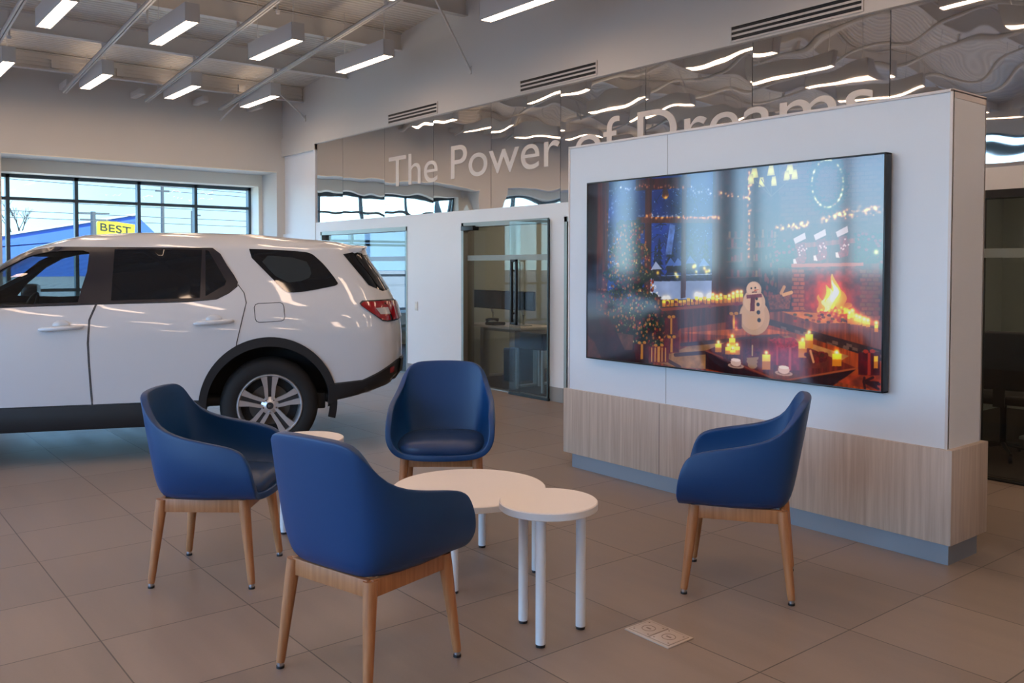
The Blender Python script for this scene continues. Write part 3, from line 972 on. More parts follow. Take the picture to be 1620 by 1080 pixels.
suv = empty('sport_utility_vehicle', 'white sport utility vehicle with black cladding parked behind the armchairs', 'car', (-7.532, 3.223, 0), R(-112.12))
shell = tmp_obj(body_solid(.445), M_paint)
inner = tmp_obj(body_solid(.50, .055, .035), M_cabin)
cut = [inner]
for cx in (0.0, 2.82):
    cut.append(tmp_obj(bm_prism_y(circ(cx + .005, .385, .478), -1.2, 1.2), M_clad))
cut.append(tmp_obj(bm_prism_y(FG, -1.2, 1.2), M_cabin))
wt = bmesh.new()
wp = [(-.66, 1.27), (.66, 1.27), (.60, 1.57), (-.60, 1.57)]
a = [wt.verts.new((1.55, y, z)) for y, z in wp]; b_ = [wt.verts.new((3.0, y, z)) for y, z in wp]
wt.faces.new(a); wt.faces.new(b_[::-1])
for i in range(4): wt.faces.new((a[i], b_[i], b_[(i + 1) % 4], a[(i + 1) % 4]))
bmesh.ops.recalc_face_normals(wt, faces=wt.faces[:])
cut.append(tmp_obj(wt, M_cabin))
me = boolean(shell, cut)
me.polygons.foreach_set('use_smooth', [True] * len(me.polygons)); me.set_sharp_from_angle(angle=R(32))
link('body', me, suv)
cab = MB()
for s0 in (1.35,):
    for y in (.38, -.38):
        cab.box(s0 - .28, y - .25, .62, s0 + .27, y + .25, .86, .06, 3)
        cab.box(s0 - .42, y - .24, .82, s0 - .26, y + .24, 1.32, .06, 3)
        cab.box(s0 - .42, y - .13, 1.36, s0 - .31, y + .13, 1.55, .045, 3)
        cab.tube((s0 - .36, y - .06, 1.28), (s0 - .36, y - .06, 1.4), .008).tube((s0 - .36, y + .06, 1.28), (s0 - .36, y + .06, 1.4), .008)
cab.build('front_seats', M_cabin, suv)
dsh = MB().box(2.0, -.78, .8, 2.5, .78, 1.16, .09, 3)
dsh.build('dashboard', M_cabin, suv)
t = bmesh.new()
st = MB().lathe([(.185, -.014), (.2, -.005), (.2, .005), (.185, .014), (.172, .005), (.172, -.005)], 32, Matrix.Translation((1.85, .38, 1.10)) @ Matrix.Rotation(R(66), 4, 'Y'), True)
st.tube((1.85, .2, 1.1), (1.85, .56, 1.1), .014).tube((1.85, .38, 1.1), (2.1, .38, 1.0), .03)
st.build('steering_wheel', M_dark, suv)

def car_side(side):
    P = lambda *a_, **k_: patch(*a_, side=side, **k_)
    P('window_surround', M_trim, suv, DLO, (FG,), off=.007, d=.03)
    P('front_door_window', M_carglass, suv, [(x + (1.7 - x) * -.01, z + (1.4 - z) * -.02) for x, z in FG], off=-.002, d=.03)
    P('rear_door_window', M_tint, suv, RG, off=.009)
    P('rear_door_window', M_tint, suv, QS, off=.009, d=.03)
    rq = P('quarter_window', M_tint, suv, smooth_poly(RQ, 1), off=.004)
    P('quarter_pane', M_tint2, rq, RQI, off=.007)
    rear_door = [(1.262, 1.202), (1.304, 1.086), (1.312, .913), (1.303, .725), (1.290, .45), (.522, .45), (.50, .56), (.42, .70), (.255, .848), (.247, .90), (.207, 1.069), (.174, 1.204), (.191, 1.281), (.236, 1.345), (.243, 1.33), (.309, 1.277), (.396, 1.233), (.612, 1.213)]
    front_door = [(1.254, 1.202), (1.296, 1.086), (1.304, .913), (1.295, .725), (1.282, .45), (2.27, .45), (2.36, .66), (2.40, .95), (2.34, 1.182), (1.902, 1.186)]
    for nm, poly, hx in (('front_door', front_door, 1.49), ('rear_door', rear_door, .415)):
        dr = P(nm, M_paint, suv, poly, off=.0012, d=.045)
        t_ = MB()
        pl = poly + [poly[0]]
        lo = (0, 4) if nm == 'rear_door' else (0, 4)
        pts = resample(pl[:-1], .04)
        t_.path([(x, side * (SY(x, z) + .0005), z) for x, z in pts + pts[:1]], .0035, 6)
        t_.build('door_seam', M_seam, dr)
        z0 = 1.030 if hx > 1 else 1.056
        h = MB()
        pr = [(-.145, .0), (-.12, .012), (.0, .018), (.12, .014), (.145, .004)]
        pts = [(hx + .145, side * (SY(hx, z0) + .012), z0 - .008), (hx + .12, side * (SY(hx, z0) + .033), z0 - .006), (hx, side * (SY(hx, z0) + .036), z0), (hx - .12, side * (SY(hx, z0) + .033), z0 + .006), (hx - .145, side * (SY(hx, z0) + .012), z0 + .008)]
        h.path(pts, [.010, .017, .018, .017, .010], 12)
        hd = h.build('door_handle', M_paint, dr, 60)
        MB().sphere((0, 0, 0), .06, (1, .22, .62)).build('handle_cup', M_paint, dr, 60).location = (hx + .0, side * (SY(hx, z0) + .001), z0 + .022)
    # character crease
    # fuel flap on the near side
    if side == 1:
        fp = smooth_poly([(.114, 1.196), (-.112, 1.202), (-.119, 1.056), (.107, 1.049)], 0)
        rr = .03; c = []
        for (x, z), (dx, dz) in zip(fp, ((-1, -1), (1, -1), (1, 1), (-1, 1))):
            c += [(x + dx * rr, z), (x + dx * .009, z + dz * .009), (x, z + dz * rr)] if dx * dz < 0 else [(x, z + dz * rr), (x + dx * .009, z + dz * .009), (x + dx * rr, z)]
        fd = P('fuel_door', M_paint, suv, c, off=.001, d=.03)
        pts = resample(c, .02)
        MB().path([(x, SY(x, z) + .0005, z) for x, z in pts + pts[:1]], .003, 6).build('door_seam', M_seam, fd)
    # arch cladding
    for cx in (0.0, 2.82):
        oc = [(cx + .005 + .532 * cos(a), .385 + .548 * sin(a)) for a in [pi * i / 40 for i in range(-3, 44)]]
        ic = [(cx + .005 + .474 * cos(a), .385 + .474 * sin(a)) for a in [pi * i / 40 for i in range(43, -4, -1)]]
        if cx == 0: oc = [p for p in oc]
        P('wheel_arch', M_clad, suv, oc + ic, off=.014, d=.05, thick=.04)
        lin_ = MB(); t = bmesh.new(); prev = None
        hubv = t.verts.new((cx + .005, side * .67, .50))
        for i in range(41):
            an = R(-4) + R(188) * i / 40
            px_, pz_ = cx + .005 + .476 * cos(an), .385 + .476 * sin(an)
            cur = (t.verts.new((px_, side * .97, pz_)), t.verts.new((px_, side * .67, pz_)))
            if prev: t.faces.new((prev[0], cur[0], cur[1], prev[1])); t.faces.new((prev[1], cur[1], hubv))
            prev = cur
        bmesh.ops.recalc_face_normals(t, faces=t.faces[:])
        lin_.add(t)
        lin_.build('arch_liner', M_cabin, suv)
    # rocker cladding
    rk = MB(); yy = [(.965, .262), (.985, .30), (.988, .40), (.978, .452), (.90, .452), (.88, .262)]
    t = bmesh.new(); A = [t.verts.new((.515, side * y, z)) for y, z in yy]; B = [t.verts.new((2.31, side * y, z)) for y, z in yy]
    t.faces.new(A); t.faces.new(B[::-1])
    for i in range(6): t.faces.new((A[i], B[i], B[(i + 1) % 6], A[(i + 1) % 6]))
    bmesh.ops.recalc_face_normals(t, faces=t.faces[:]); bmesh.ops.bevel(t, geom=t.edges[:], offset=.008, segments=2, affect='EDGES')
    rk.add(t).build('rocker_panel', M_clad, suv)
    # tail lamp wrapping the corner
    tl = [(-.712, 1.190), (-.735, 1.212), (-1.03, 1.218), (-1.065, 1.115), (-1.06, 1.04), (-.95, 1.034), (-.90, 1.042), (-.725, 1.170)]
    la = P('tail_light', M_trim, suv, tl, off=.010, d=.025, thick=.02)
    P('red_lens', M_red, la, [(x + (-.9 - x) * .06, z + (1.13 - z) * .12) for x, z in tl], off=.016, d=.02)
    P('clear_lens', M_clearlens, la, [(-.845, 1.150), (-1.035, 1.155), (-1.045, 1.098), (-.885, 1.098)], off=.019, d=.015)
    yw = [(side * .868, 1.213), (side * .55, 1.205), (side * .56, 1.06), (side * .885, 1.04)]
    lb = patch('tail_light', M_trim, suv, yw, off=.010, d=.03, face='rear', thick=.02)
    patch('red_lens', M_red, lb, [(side * .862, 1.205), (side * .57, 1.195), (side * .58, 1.07), (side * .878, 1.05)], off=.016, d=.03, face='rear')
    # glass wrapping the rear pillar
    P('rear_pillar_glass', M_tint, suv, [(-.60, 1.592), (-.70, 1.612), (-.775, 1.600), (-.79, 1.545), (-.985, 1.290), (-.92, 1.285), (-.80, 1.335)], off=.004, d=.03)
    # door mirror
    mr = MB(); mx, mz = 2.13, 1.235
    mr.box(mx - .07, side * .99, mz - .06, mx + .07, side * 1.16, mz + .085, .035, 3)
    mr.box(mx - .03, side * .9, mz - .05, mx + .04, side * 1.0, mz - .02, .008)
    mo = mr.build('door_mirror', M_trim, suv)
    MB().box(mx - .074, side * 1.0, mz - .045, mx - .069, side * 1.145, mz + .07).build('mirror_glass', M_chrome, mo)
M_tint2 = mat('lighter_privacy_glass', (44, 52, 56), 0.06, spec=0.6)
car_side(1); car_side(-1)

# bumper band round the tail
t = bmesh.new(); cols = []
def bump_top(s_): return ip(-s_, [(.44, .545), (.73, .568), (.85, .62), (1.03, .715), (1.2, .735)])
def bump_bot(s_): return ip(-s_, [(.36, .34), (.47, .35), (.52, .40), (.95, .47), (1.2, .52)])
per = []
for s_ in np.linspace(-.455, -1.08, 24): per.append((float(s_), 1, None))
for y in np.linspace(.80, -.80, 30): per.append((None, 1, float(y)))
for s_ in np.linspace(-1.08, -.455, 24): per.append((float(s_), -1, None))
for s_, sd, y in per:
    sref = s_ if s_ is not None else -1.14
    zt_, zb = bump_top(sref), bump_bot(sref)
    col = []
    for k_, o_ in ((0, .0), (.06, .016), (.5, .022), (.85, .014), (1.0, -.06)):
        z = zt_ + (zb - zt_) * k_
        if s_ is not None:
            zz_ = max(z, .45); ss = max(s_, ip(zz_, SR_T) + .008)
            p = (ss, sd * (SY(ss, zz_) + o_), z)
        else: p = (SX_rear(y, max(z, .45)) - o_, y, z)
        col.append(t.verts.new(p))
    cols.append(col)
for a, b_ in zip(cols, cols[1:]):
    for i in range(4): t.faces.new((a[i], b_[i], b_[i + 1], a[i + 1]))
t.faces.new(cols[0]); t.faces.new(cols[-1][::-1])
bmesh.ops.recalc_face_normals(t, faces=t.faces[:])
bo = MB().add(t).build('rear_bumper', M_clad, suv, 40)
for sd in (1, -1):
    patch('reflector', M_red, bo, [(-.96, .655), (-1.0, .665), (-1.0, .615), (-.96, .61)], off=.035, side=sd, d=.02)
MB().box(-.44, -.86, .33, -.36, .86, .46, .01).build('mud_guard', M_clad, suv)
MB().box(-.50, -.85, .38, 3.5, .85, .455, .03).build('underbody', M_cabin, suv)
# tailgate glass, spoiler, number plate panel
patch('tailgate_window', M_tint, suv, [(-.80, 1.30), (.80, 1.30), (.70, 1.59), (-.70, 1.59)], off=.004, face='rear', d=.05)
sp_ = MB()
t = bmesh.new(); colz = []
for i in range(25):
    y = -.70 + 1.4 * i / 24
    x1 = -.865 + .10 * abs(y / .7) ** 3
    colz.append([t.verts.new(p) for p in ((-.62, y, ip(-.62, ROOF_T) - .012 - .055 * abs(y / .7) ** 4), (x1, y, 1.672 - .03 * abs(y / .7) ** 4), (x1 + .005, y, 1.648 - .025 * abs(y / .7) ** 4), (-.70, y, 1.60))])
for a, b_ in zip(colz, colz[1:]):
    for i in range(4): t.faces.new((a[i], b_[i], b_[(i + 1) % 4], a[(i + 1) % 4]))
t.faces.new(colz[0]); t.faces.new(colz[-1][::-1])
bmesh.ops.recalc_face_normals(t, faces=t.faces[:])
sp_.add(t).build('roof_spoiler', M_paint, suv)
patch('number_plate_recess', M_trim, suv, [(-.30, .80), (.30, .80), (.30, .98), (-.30, .98)], off=.004, face='rear')
patch('windscreen', M_carglass, suv, [(-.70, 1.24), (.70, 1.24), (.62, 1.59), (-.62, 1.59)], off=.003, face='front', d=.06)
patch('front_grille', M_trim, suv, [(-.75, .55), (.75, .55), (.70, .92), (-.70, .92)], off=.006, face='front', d=.06)
for sd in (1, -1):
    patch('headlight', M_clearlens, suv, [(sd * .60, .82), (sd * .93, .80), (sd * .93, .92), (sd * .60, .92)], off=.012, face='front', d=.04)
# roof rails
for sd in (1, -1):
    pts = [(1.45, .55, 1.70), (1.35, .56, 1.745), (.9, .565, 1.772), (.2, .565, 1.768), (-.35, .56, 1.735), (-.55, .55, 1.69)]
    # roof_rail omitted on this trim line

# wheels
def wheel():
    e_ = MB()
    # local frame: axis along +Y, outer face at y=0
    RX = Matrix.Rotation(R(-90), 4, 'X')
    prof = [(.232, -.235), (.30, -.245), (.352, -.235), (.374, -.205), (.381, -.16), (.381, -.08), (.374, -.035), (.352, -.008), (.305, .004), (.262, -.004), (.25, -.012), (.246, -.03)]
    w_ = MB().lathe(prof, 72, RX, True)
    for rad in (.381,):
        for k_ in range(0): pass
    return w_, RX
w_, RX = wheel()
tyre = w_.build('wheel', M_tyre, suv, 40)
rim = MB().lathe([(.255, -.008), (.25, .002), (.243, .003), (.236, -.006), (.228, -.03), (.222, -.14), (.222, -.23), (.25, -.23), (.252, -.03)], 72, RX, True)
rim.build('rim', M_alloy, tyre, 40)
MB().lathe([(0, -.105), (.222, -.105), (.222, -.115), (0, -.115)], 48, RX).build('rim_back', M_cabin, tyre, 40)
MB().lathe([(.06, -.085), (.16, -.085), (.16, -.1), (.06, -.1)], 48, RX, True).build('brake_disc', mat('brake_disc_steel', (96, 92, 88), .5, metal=.7), tyre, 40)
for k_ in range(5):
    A = Matrix.Rotation(R(-90 + 72 * k_), 4, 'Z')
    sp1 = MB()
    def spoke(poly, h_out, h_in, mb):
        t = bmesh.new()
        f_ = lambda r: h_in + (h_out - h_in) * min(1, max(0, (r - .05) / .18))
        top = [t.verts.new((x, y, f_(math.hypot(x, y)))) for x, y in poly]; bot = [t.verts.new((x, y, f_(math.hypot(x, y)) - .028)) for x, y in poly]
        n = len(poly); t.faces.new(top); t.faces.new(bot[::-1])
        for i in range(n): t.faces.new((top[i], bot[i], bot[(i + 1) % n], top[(i + 1) % n]))
        bmesh.ops.recalc_face_normals(t, faces=t.faces[:])
        mb.add(t, RX @ A)
    # each spoke: two machined legs with a dark slot between, widening to the rim
    for sg in (1, -1):
        spoke([(.035, sg * .011), (.12, sg * .013), (.238, sg * .020), (.238, sg * .082), (.222, sg * .068), (.15, sg * .047), (.085, sg * .040), (.045, sg * .034)], -.006, -.024, sp1)
    so = sp1.build('spoke', M_alloy, tyre, 25)
    sl = MB(); spoke([(.07, -.012), (.14, -.0145), (.226, -.02), (.226, .02), (.14, .0145), (.07, .012)], -.022, -.036, sl)
    sl.build('spoke_slot', M_alloyd, tyre, 25)
hub = MB().lathe([(.0, -.012), (.028, -.012), (.036, -.016), (.05, -.024), (.068, -.03), (.07, -.06), (0, -.06)], 40, RX)
hub.build('hub', M_alloy, tyre, 40)
cp = MB().lathe([(.0, -.0095), (.026, -.0095), (.029, -.013), (.029, -.02), (0, -.02)], 32, RX)
cp.build('centre_cap', M_alloyd, tyre, 40)
em = MB()
for sg in (1, -1): em.box(sg * .0075 - .002, -.0100, -.0115, sg * .0105 + .001, -.0075, .0115, mtx=Matrix.Rotation(0, 4, 'X'))
em.box(-.007, -.0100, -.002, .007, -.0075, .002)
em.build('emblem', M_chrome, tyre, 0)
for k_ in range(5):
    a = R(90 + 36 + 72 * k_)
    MB().tube((.052 * cos(a), -.035, .052 * sin(a)), (.052 * cos(a), -.012, .052 * sin(a)), .0085, .007, 6).build('lug_nut', M_chrome, tyre)
tyre.location = (0, .965, .383)
for (x, sd) in ((0, -1), (2.82, 1), (2.82, -1)):
    o = dup(tyre, suv); o.location = (x, .965 * sd, .383)
    if sd < 0: o.rotation_euler = (0, 0, pi)

# ------------------------------------------------------------------ offices behind the mirrored wall
M_office = mat('office_wall_paint', (176, 186, 178), 0.7)
M_carpet = mat('dark_carpet', (62, 58, 54), 0.95, bump=0.4, bscale=300)
M_desk = mat('pale_desk_laminate', (206, 204, 196), 0.45)
M_deskleg = mat('silver_desk_leg', (168, 176, 176), 0.4, metal=0.2)
M_monitor = mat('monitor_black', (24, 26, 28), 0.4)
M_pale = mat('pale_cabinet', (196, 190, 170), 0.6)
w = MB()
w.box(XW - 1.15, 9.9, 0, XR, 10.05, 3.2)
for x in (-9.72, -7.25, -4.1, 1.2): w.box(x - .05, YB + .16, 0, x + .05, 9.9, 3.0)
w.box(XR - .1, YB + .16, 0, XR, 9.9, 3.0)
struct('wall_office', w, M_office)
w = MB(); w.box(XW - 1.15, YB + .16, 2.9, XR, 10.05, 3.0); struct('ceiling_office', w, M_wall)
w = MB(); w.box(XW - 1.15, YB + .17, 0, XR, 9.9, .006); struct('floor_office', w, M_carpet)
# exterior window of the first office
w = MB()
w.box(XW - 1.15, YB + .1, 0, XW, 7.0, 3.0); w.box(XW - 1.15, 9.6, 0, XW, 10.05, 3.0); w.box(XW - 1.15, 7.0, 2.5, XW, 9.6, 3.0)
w.box(XW - 1.15, 7.0, 0, XW, 9.6, .6)
struct('wall_office_side', w, M_office)
window('window_5', 7.0, 9.6, .6, 2.5, (8.3,), (1.9, 1.97, 1.3), M_glass_x)

def door(name, x0, x1, leafx0, leafx1, handle, black=False):
    fm = M_black if black else M_greyjamb
    f = MB(); hd = .055
    f.box(x0, YB - .005, 0, x0 + .045, YB + .165, 2.03); f.box(x1 - .03, YB - .005, 0, x1, YB + .165, 2.03)
    f.box(x0, YB - .005, 2.03 - hd, x1, YB + .165, 2.03)
    f.box(x0, YB + .03, 0, x1, YB + .1, .012)
    o = struct(name, f, fm)
    MB().box(x0 + .045, YB + .06, .012, leafx0 + .06, YB + .072, 1.975).build('fixed_pane', M_glass_door, o, 0)
    bnd = MB().box(x0 + .05, YB + .056, 1.56, leafx0 + .06, YB + .0595, 1.625)
    bnd.build('frosted_band', M_frost, o, 0)
    if leafx0 < leafx1:
        lf = MB().box(leafx0, YB - .045, .012, leafx1, YB - .033, 2.01).build('sliding_leaf', M_glass_door, o, 0)
        MB().box(leafx0, YB - .049, 1.56, leafx1, YB - .0455, 1.625).build('frosted_band', M_frost, lf, 0)
        r = MB().box(leafx0 - .01, YB - .05, .0, leafx1 + .01, YB - .028, .028).box(leafx1 - .012, YB - .05, 0, leafx1 + .004, YB - .028, 2.01)
        r.build('edge_rail', M_black, lf, 0)
        MB().box(x0 + .05, YB - .05, 1.93, x0 + .3, YB + .05, 1.99, .006).build('door_closer', M_black, o)
        if handle:
            h = MB()
            hx = leafx0 + .11
            for dx in (0, .085):
                h.box(hx + dx - .014, YB - .115, .82, hx + dx + .014, YB - .087, 1.57, .004)
            h.box(hx - .014, YB - .115, 1.542, hx + .099, YB - .087, 1.57, .004); h.box(hx - .014, YB - .115, .82, hx + .099, YB - .087, .848, .004)
            for z in (.95, 1.44): h.tube((hx + .0, YB - .09, z), (hx + .0, YB - .045, z), .011)
            h.build('pull_handle', M_black, lf)
    return o
M_frost = mat('frosted_band', (176, 190, 190), 0.5)
M_frost.node_tree.nodes['Principled BSDF'].inputs['Alpha'].default_value = 0.42
door('door_1', -9.053, -7.379, -8.03, -7.34, True)
door('door_2', -12.93, -10.333, -10.40, -10.40, False)
door('door_3', -7.13, -5.3, -5.4, -5.4, False)
door('door_4', -2.86, -.4, -.46, -.46, False, True)

def desk(x, y, lab):
    d = empty('office_desk', lab, 'desk', (x, y, 0))
    MB().box(-.62, -.3, .705, .58, .3, .735, .004).build('worktop', M_desk, d)
    for sx_ in (-.55, .55):
        l = MB().box(sx_ - .04, -.05, .03, sx_ + .04, .05, .70, .006)
        l.box(sx_ - .035, -.33, 0, sx_ + .035, .33, .035, .008)
        l.build('leg', M_deskleg, d)
    MB().box(-.53, -.03, .64, .53, .03, .70).build('crossbar', M_deskleg, d)
    return d
desk(-8.92, 7.12, 'pale sit-stand desk behind the sliding glass door')
def monitor(x, y, rz, lab):
    m = empty('desk_monitor', lab, 'monitor', (x, y, .735), rz, 'office monitors')
    MB().box(-.305, -.012, .20, .305, .022, .44, .006).build('panel', M_monitor, m)
    MB().box(-.295, -.0135, .21, .295, -.0115, .43).build('display', M_screenoff, m, 0)
    a = MB().box(-.1, .04, 0, .1, .16, .012, .003)
    a.path([(0, .1, .012), (0, .1, .14), (0, .05, .26), (0, .02, .33)], .018, 10)
    a.build('stand', M_deskleg, m)
    return m
M_screenoff = mat('dark_display', (14, 16, 18), 0.2)
monitor(-9.30, 7.03, R(0), 'left of the two dark monitors on the desk behind the glass door')
monitor(-8.66, 7.03, R(4), 'right of the two dark monitors on the desk behind the glass door')
k_ = empty('desk_phone', 'black desk phone in front of the monitors behind the glass door', 'phone', (-8.98, 6.92, .735))
MB().box(-.09, -.1, 0, .09, .1, .04, .012).build('phone_body', M_dark, k_)
MB().path([(-.06, -.09, .06), (-.07, -.04, .072), (-.07, .04, .072), (-.06, .09, .06)], [.024, .017, .017, .024], 10).build('handset', M_dark, k_)
ped = empty('drawer_unit', 'black drawer box under the right end of the office desk', 'drawer unit', (-8.05, 6.90, .006))
MB().box(-.26, -.2, .50, .26, .2, .70, .006).build('cabinet', M_dark, ped)
MB().box(-.252, -.208, .508, .252, -.2, .692, .003).build('drawer_front', M_dark, ped)
for sx_ in (-.24, .24):
    for sy_ in (-.18, .18): MB().box(sx_ - .015, sy_ - .015, 0, sx_ + .015, sy_ + .015, .50).build('leg', M_deskleg, ped, 0)
pc = empty('computer_tower', 'black computer tower under the desk behind the glass door', 'computer', (-8.86, 7.25, .006))
MB().box(-.10, -.21, 0, .10, .21, .43, .008).build('case', M_dark, pc)
MB().box(-.09, -.214, .02, .09, -.21, .41).build('front_panel', M_black, pc, 0)
cb = empty('storage_cabinet', 'low cream storage cabinet along the office back wall', 'cabinet', (-8.75, 9.55, .006))
MB().box(-.9, -.3, 0, .9, .3, .86, .004).build('carcass', M_pale, cb)
for i in range(3):
    dd = MB().box(-.89 + .6 * i, -.318, .03, -.31 + .6 * i, -.3, .84, .002).build('door', M_pale, cb)
    MB().box(-.36 + .6 * i, -.33, .6, -.345 + .6 * i, -.318, .72).build('handle', M_deskleg, dd, 0)
def task_chair(x, y, rz, lab):
    c = empty('task_chair', lab, 'office chair', (x, y, .006), rz, 'dark office chairs')
    MB().box(-.24, -.24, .43, .24, .24, .51, .03, 3).build('seat', M_dark, c)
    MB().box(-.22, -.28, .55, .22, -.23, 1.0, .024, 3).box(-.04, -.27, .42, .04, -.235, .6).build('backrest', M_dark, c)
    b_ = MB().tube((0, 0, .1), (0, 0, .43), .025)
    for i in range(5):
        a = 2 * pi * i / 5; b_.tube((0, 0, .1), (.28 * cos(a), .28 * sin(a), .06), .018, .013)
    bo_ = b_.build('base', M_black, c)
    for i in range(5):
        a = 2 * pi * i / 5; MB().tube((.28 * cos(a) - .01, .28 * sin(a), .026), (.28 * cos(a) + .012, .28 * sin(a), .026), .026).build('caster', M_black, bo_)
    return c
task_chair(-2.98, 7.35, R(15), 'dark office chair behind the black framed glass at the right edge')
d2 = desk(-2.6, 8.5, 'pale desk behind the black framed glass at the right edge')
lp = empty('laptop', 'closed dark laptop on the desk at the right edge', 'laptop', (-3.2, 8.42, .735))
MB().box(-.17, -.12, 0, .17, .12, .014, .004).build('base', M_dark, lp); MB().box(-.17, -.12, .0145, .17, .12, .022, .003).build('lid', M_black, lp)
nt_ = empty('paper_notice', 'white paper notice on a stand on the desk at the right edge', 'notice', (-3.02, 8.62, .735))
MB().box(-.11, -.003, .0, .11, .003, .28, .001, mtx=Matrix.Rotation(R(-8), 4, 'X')).build('sheet', M_white, nt_, 0)
MB().box(-.12, -.03, 0, .12, .05, .006, .001).build('foot', M_glass_clear, nt_, 0)
ln = MB()
for i in range(9): ln.box(-.085, -.0045, .05 + .022 * i, .085 - .02 * ((i * 7) % 4), -.0035, .056 + .022 * i, mtx=Matrix.Rotation(R(-8), 4, 'X'))
ln.build('text_lines', M_basegrey, nt_, 0)
for x_, y_, lab_ in ((-8.4, 7.4, 'extra pendant added to light the office over the desk with two monitors'), (-8.9, 9.1, 'extra pendant added to light the office over the low cream cabinet'), (-12.6, 8.2, 'slim glowing pendant inside the office behind the white car'), (-2.8, 8.9, 'slim glowing pendant inside the office behind the black framed glass'), (-3.2, 7.3, 'unseen extra pendant added to light the black framed glass office')):  # desk, cabinet and front-glass pendants are added to brighten the offices
    q_ = dup(P0); q_.location = (x_, y_, 2.42); q_['label'] = lab_; q_['group'] = 'office pendants'
    for c_ in q_.children:
        if c_.name.startswith('cable'): c_.scale = (1, 1, 2.905 - 2.42 - c_.location.z)
op_ = dup(P0); op_.location = (-9.3, 8.2, 2.42); op_['label'] = 'slim glowing pendant light inside the office behind the sliding glass door'; op_['group'] = 'office pendants'
for c_ in op_.children:
    if c_.name.startswith('cable'): c_.scale = (1, 1, 2.905 - 2.42 - c_.location.z)
sw = empty('light_switch', 'small pale wall plate on the white pier between the glass doors', 'switch', (-10.1, YB, .95))
MB().box(-.035, -.008, -.06, .035, 0, .06, .003).build('plate', M_white, sw); MB().box(-.016, -.011, -.032, .016, -.008, .032, .001).build('rocker', M_cream, sw)

# ------------------------------------------------------------------ outside the windows
M_asphalt = mat('asphalt', (84, 85, 88), 0.9, var=0.1, vscale=.3)
struct('ground', MB().box(-260, -200, -.6, 60, 260, -.21), M_asphalt)
struct('bounce_strip', MB().box(-60, 1.6, -.3, -15.7, 6.6, -.19), mat('pale_bounce', (206, 198, 182), 0.9, var=.05))  # unseen pale strip added to bounce sunlight up into the window recess
M_bblue = mat('store_blue', (50, 84, 158), 0.5); M_bwhite = mat('store_white', (150, 154, 152), 0.6)
M_tag = mat('sign_yellow', (176, 158, 30), 0.5); M_ink = mat('sign_black', (26, 28, 30), 0.6)
st_ = empty('store_building', 'big blue wedge shaped store beyond the window wall', 'building', (-140, 0, -.2))
t_ = MB(); YZ = Matrix(((0, 0, 1, 0), (1, 0, 0, 0), (0, 1, 0, 0), (0, 0, 0, 1)))
t_.prism([(-20, 0), (52, 0), (42.2, 6.4), (39.2, 9.3), (21.2, 5.68), (-20, -1.0 + .5)], -3, 0, YZ); t_.build('blue_wedge', M_bblue, st_, 0)
t_ = MB(); t_.prism([(-20, -.6), (21.2, 5.58), (39.2, 9.2), (39.2, 9.5), (21.2, 5.95), (-20, -.2)], -3.1, .25, YZ); t_.build('roof_edge', M_bwhite, st_, 0)
MB().box(-30, -20, 0, -3, 60, 5).build('store_hall', M_bwhite, st_, 0)
sg = empty('store_sign', 'tilted yellow tag sign with black capitals on the blue store', 'sign', (-128, 0, 1.2))
sgp = MB(); sgp.prism([(30.85, 5.98), (31.2, 6.42), (35.75, 5.86), (35.5, 1.0), (30.8, 1.4)], -.6, 0, YZ)
pn = sgp.build('yellow_panel', M_tag, sg, 0)
MB().box(-2.6, 32.2, -1.4, -.6, 34.2, 3.6).build('sign_post', M_frame, sg, 0)
BW = text_islands('BEST', 1, .01)
bx0 = min(q_[0] for c_ in BW for q_ in c_[0]); bx1 = max(q_[0] for c_ in BW for q_ in c_[0])
by1 = max(q_[1] for q_ in BW[1][0])
for vs_, fs in BW:
    me = bpy.data.meshes.new('letter')
    me.from_pydata([(.02 + z * 2, 31.25 + (x - bx0) / (bx1 - bx0) * 3.95, 4.98 + .98 * y / by1 - .125 * (x - bx0) / (bx1 - bx0) * 3.95) for x, y, z in vs_], [], fs)
    me.materials.append(M_ink); me.update()
    link('letter', me, sg)
def upole(x, y, h, r, arms, lab, cat='utility pole'):
    p = empty('utility_pole', lab, cat, (x, y, -.21), group='street poles')
    MB().tube((0, 0, 0), (0, 0, h), r, r * .7, 10).build('shaft', M_pole, p)
    for z, wd, off in arms:
        MB().box(-.08, off - wd, z - .08, .08, off + wd, z + .08).build('crossarm', M_pole, p, 0)
    return p
M_pole = mat('weathered_pole', (62, 66, 70), 0.8)
upole(-80, 24.66, 9.6, .19, [(8.9, .9, -.3), (8.2, .6, 0)], 'tall grey utility pole right of the yellow sign')
upole(-100, 34.0, 7.8, .12, [(7.3, .5, .5)], 'thin street lamp pole near the right end of the window', 'lamp post')
upole(-118, 28.0, 8.3, .42, [(8.1, 1.9, 0), (7.3, 1.5, 0)], 'pale pole standing directly left of the yellow sign')
def wire(p, q, sag, lab):
    p, q = Vector(p), Vector(q)
    pts = [p.lerp(q, i / 16) - Vector((0, 0, sag * 4 * (i / 16) * (1 - i / 16))) for i in range(17)]
    setp(MB().path(pts, .028, 5).build('power_line', M_pole, None, 0), lab, 'power line', 'overhead power lines')
for i, (za, zb, sg_) in enumerate(((11.4, 7.4, .9), (11.0, 7.0, 1.0), (10.6, 6.5, .9), (7.6, 5.9, .5), (6.9, 5.2, .6), (6.3, 4.6, .5))):
    wire((-76, -60, za), (-76, 110, zb), sg_, f'thin dark overhead wire outside the window wall, {ords[i]} from the top')
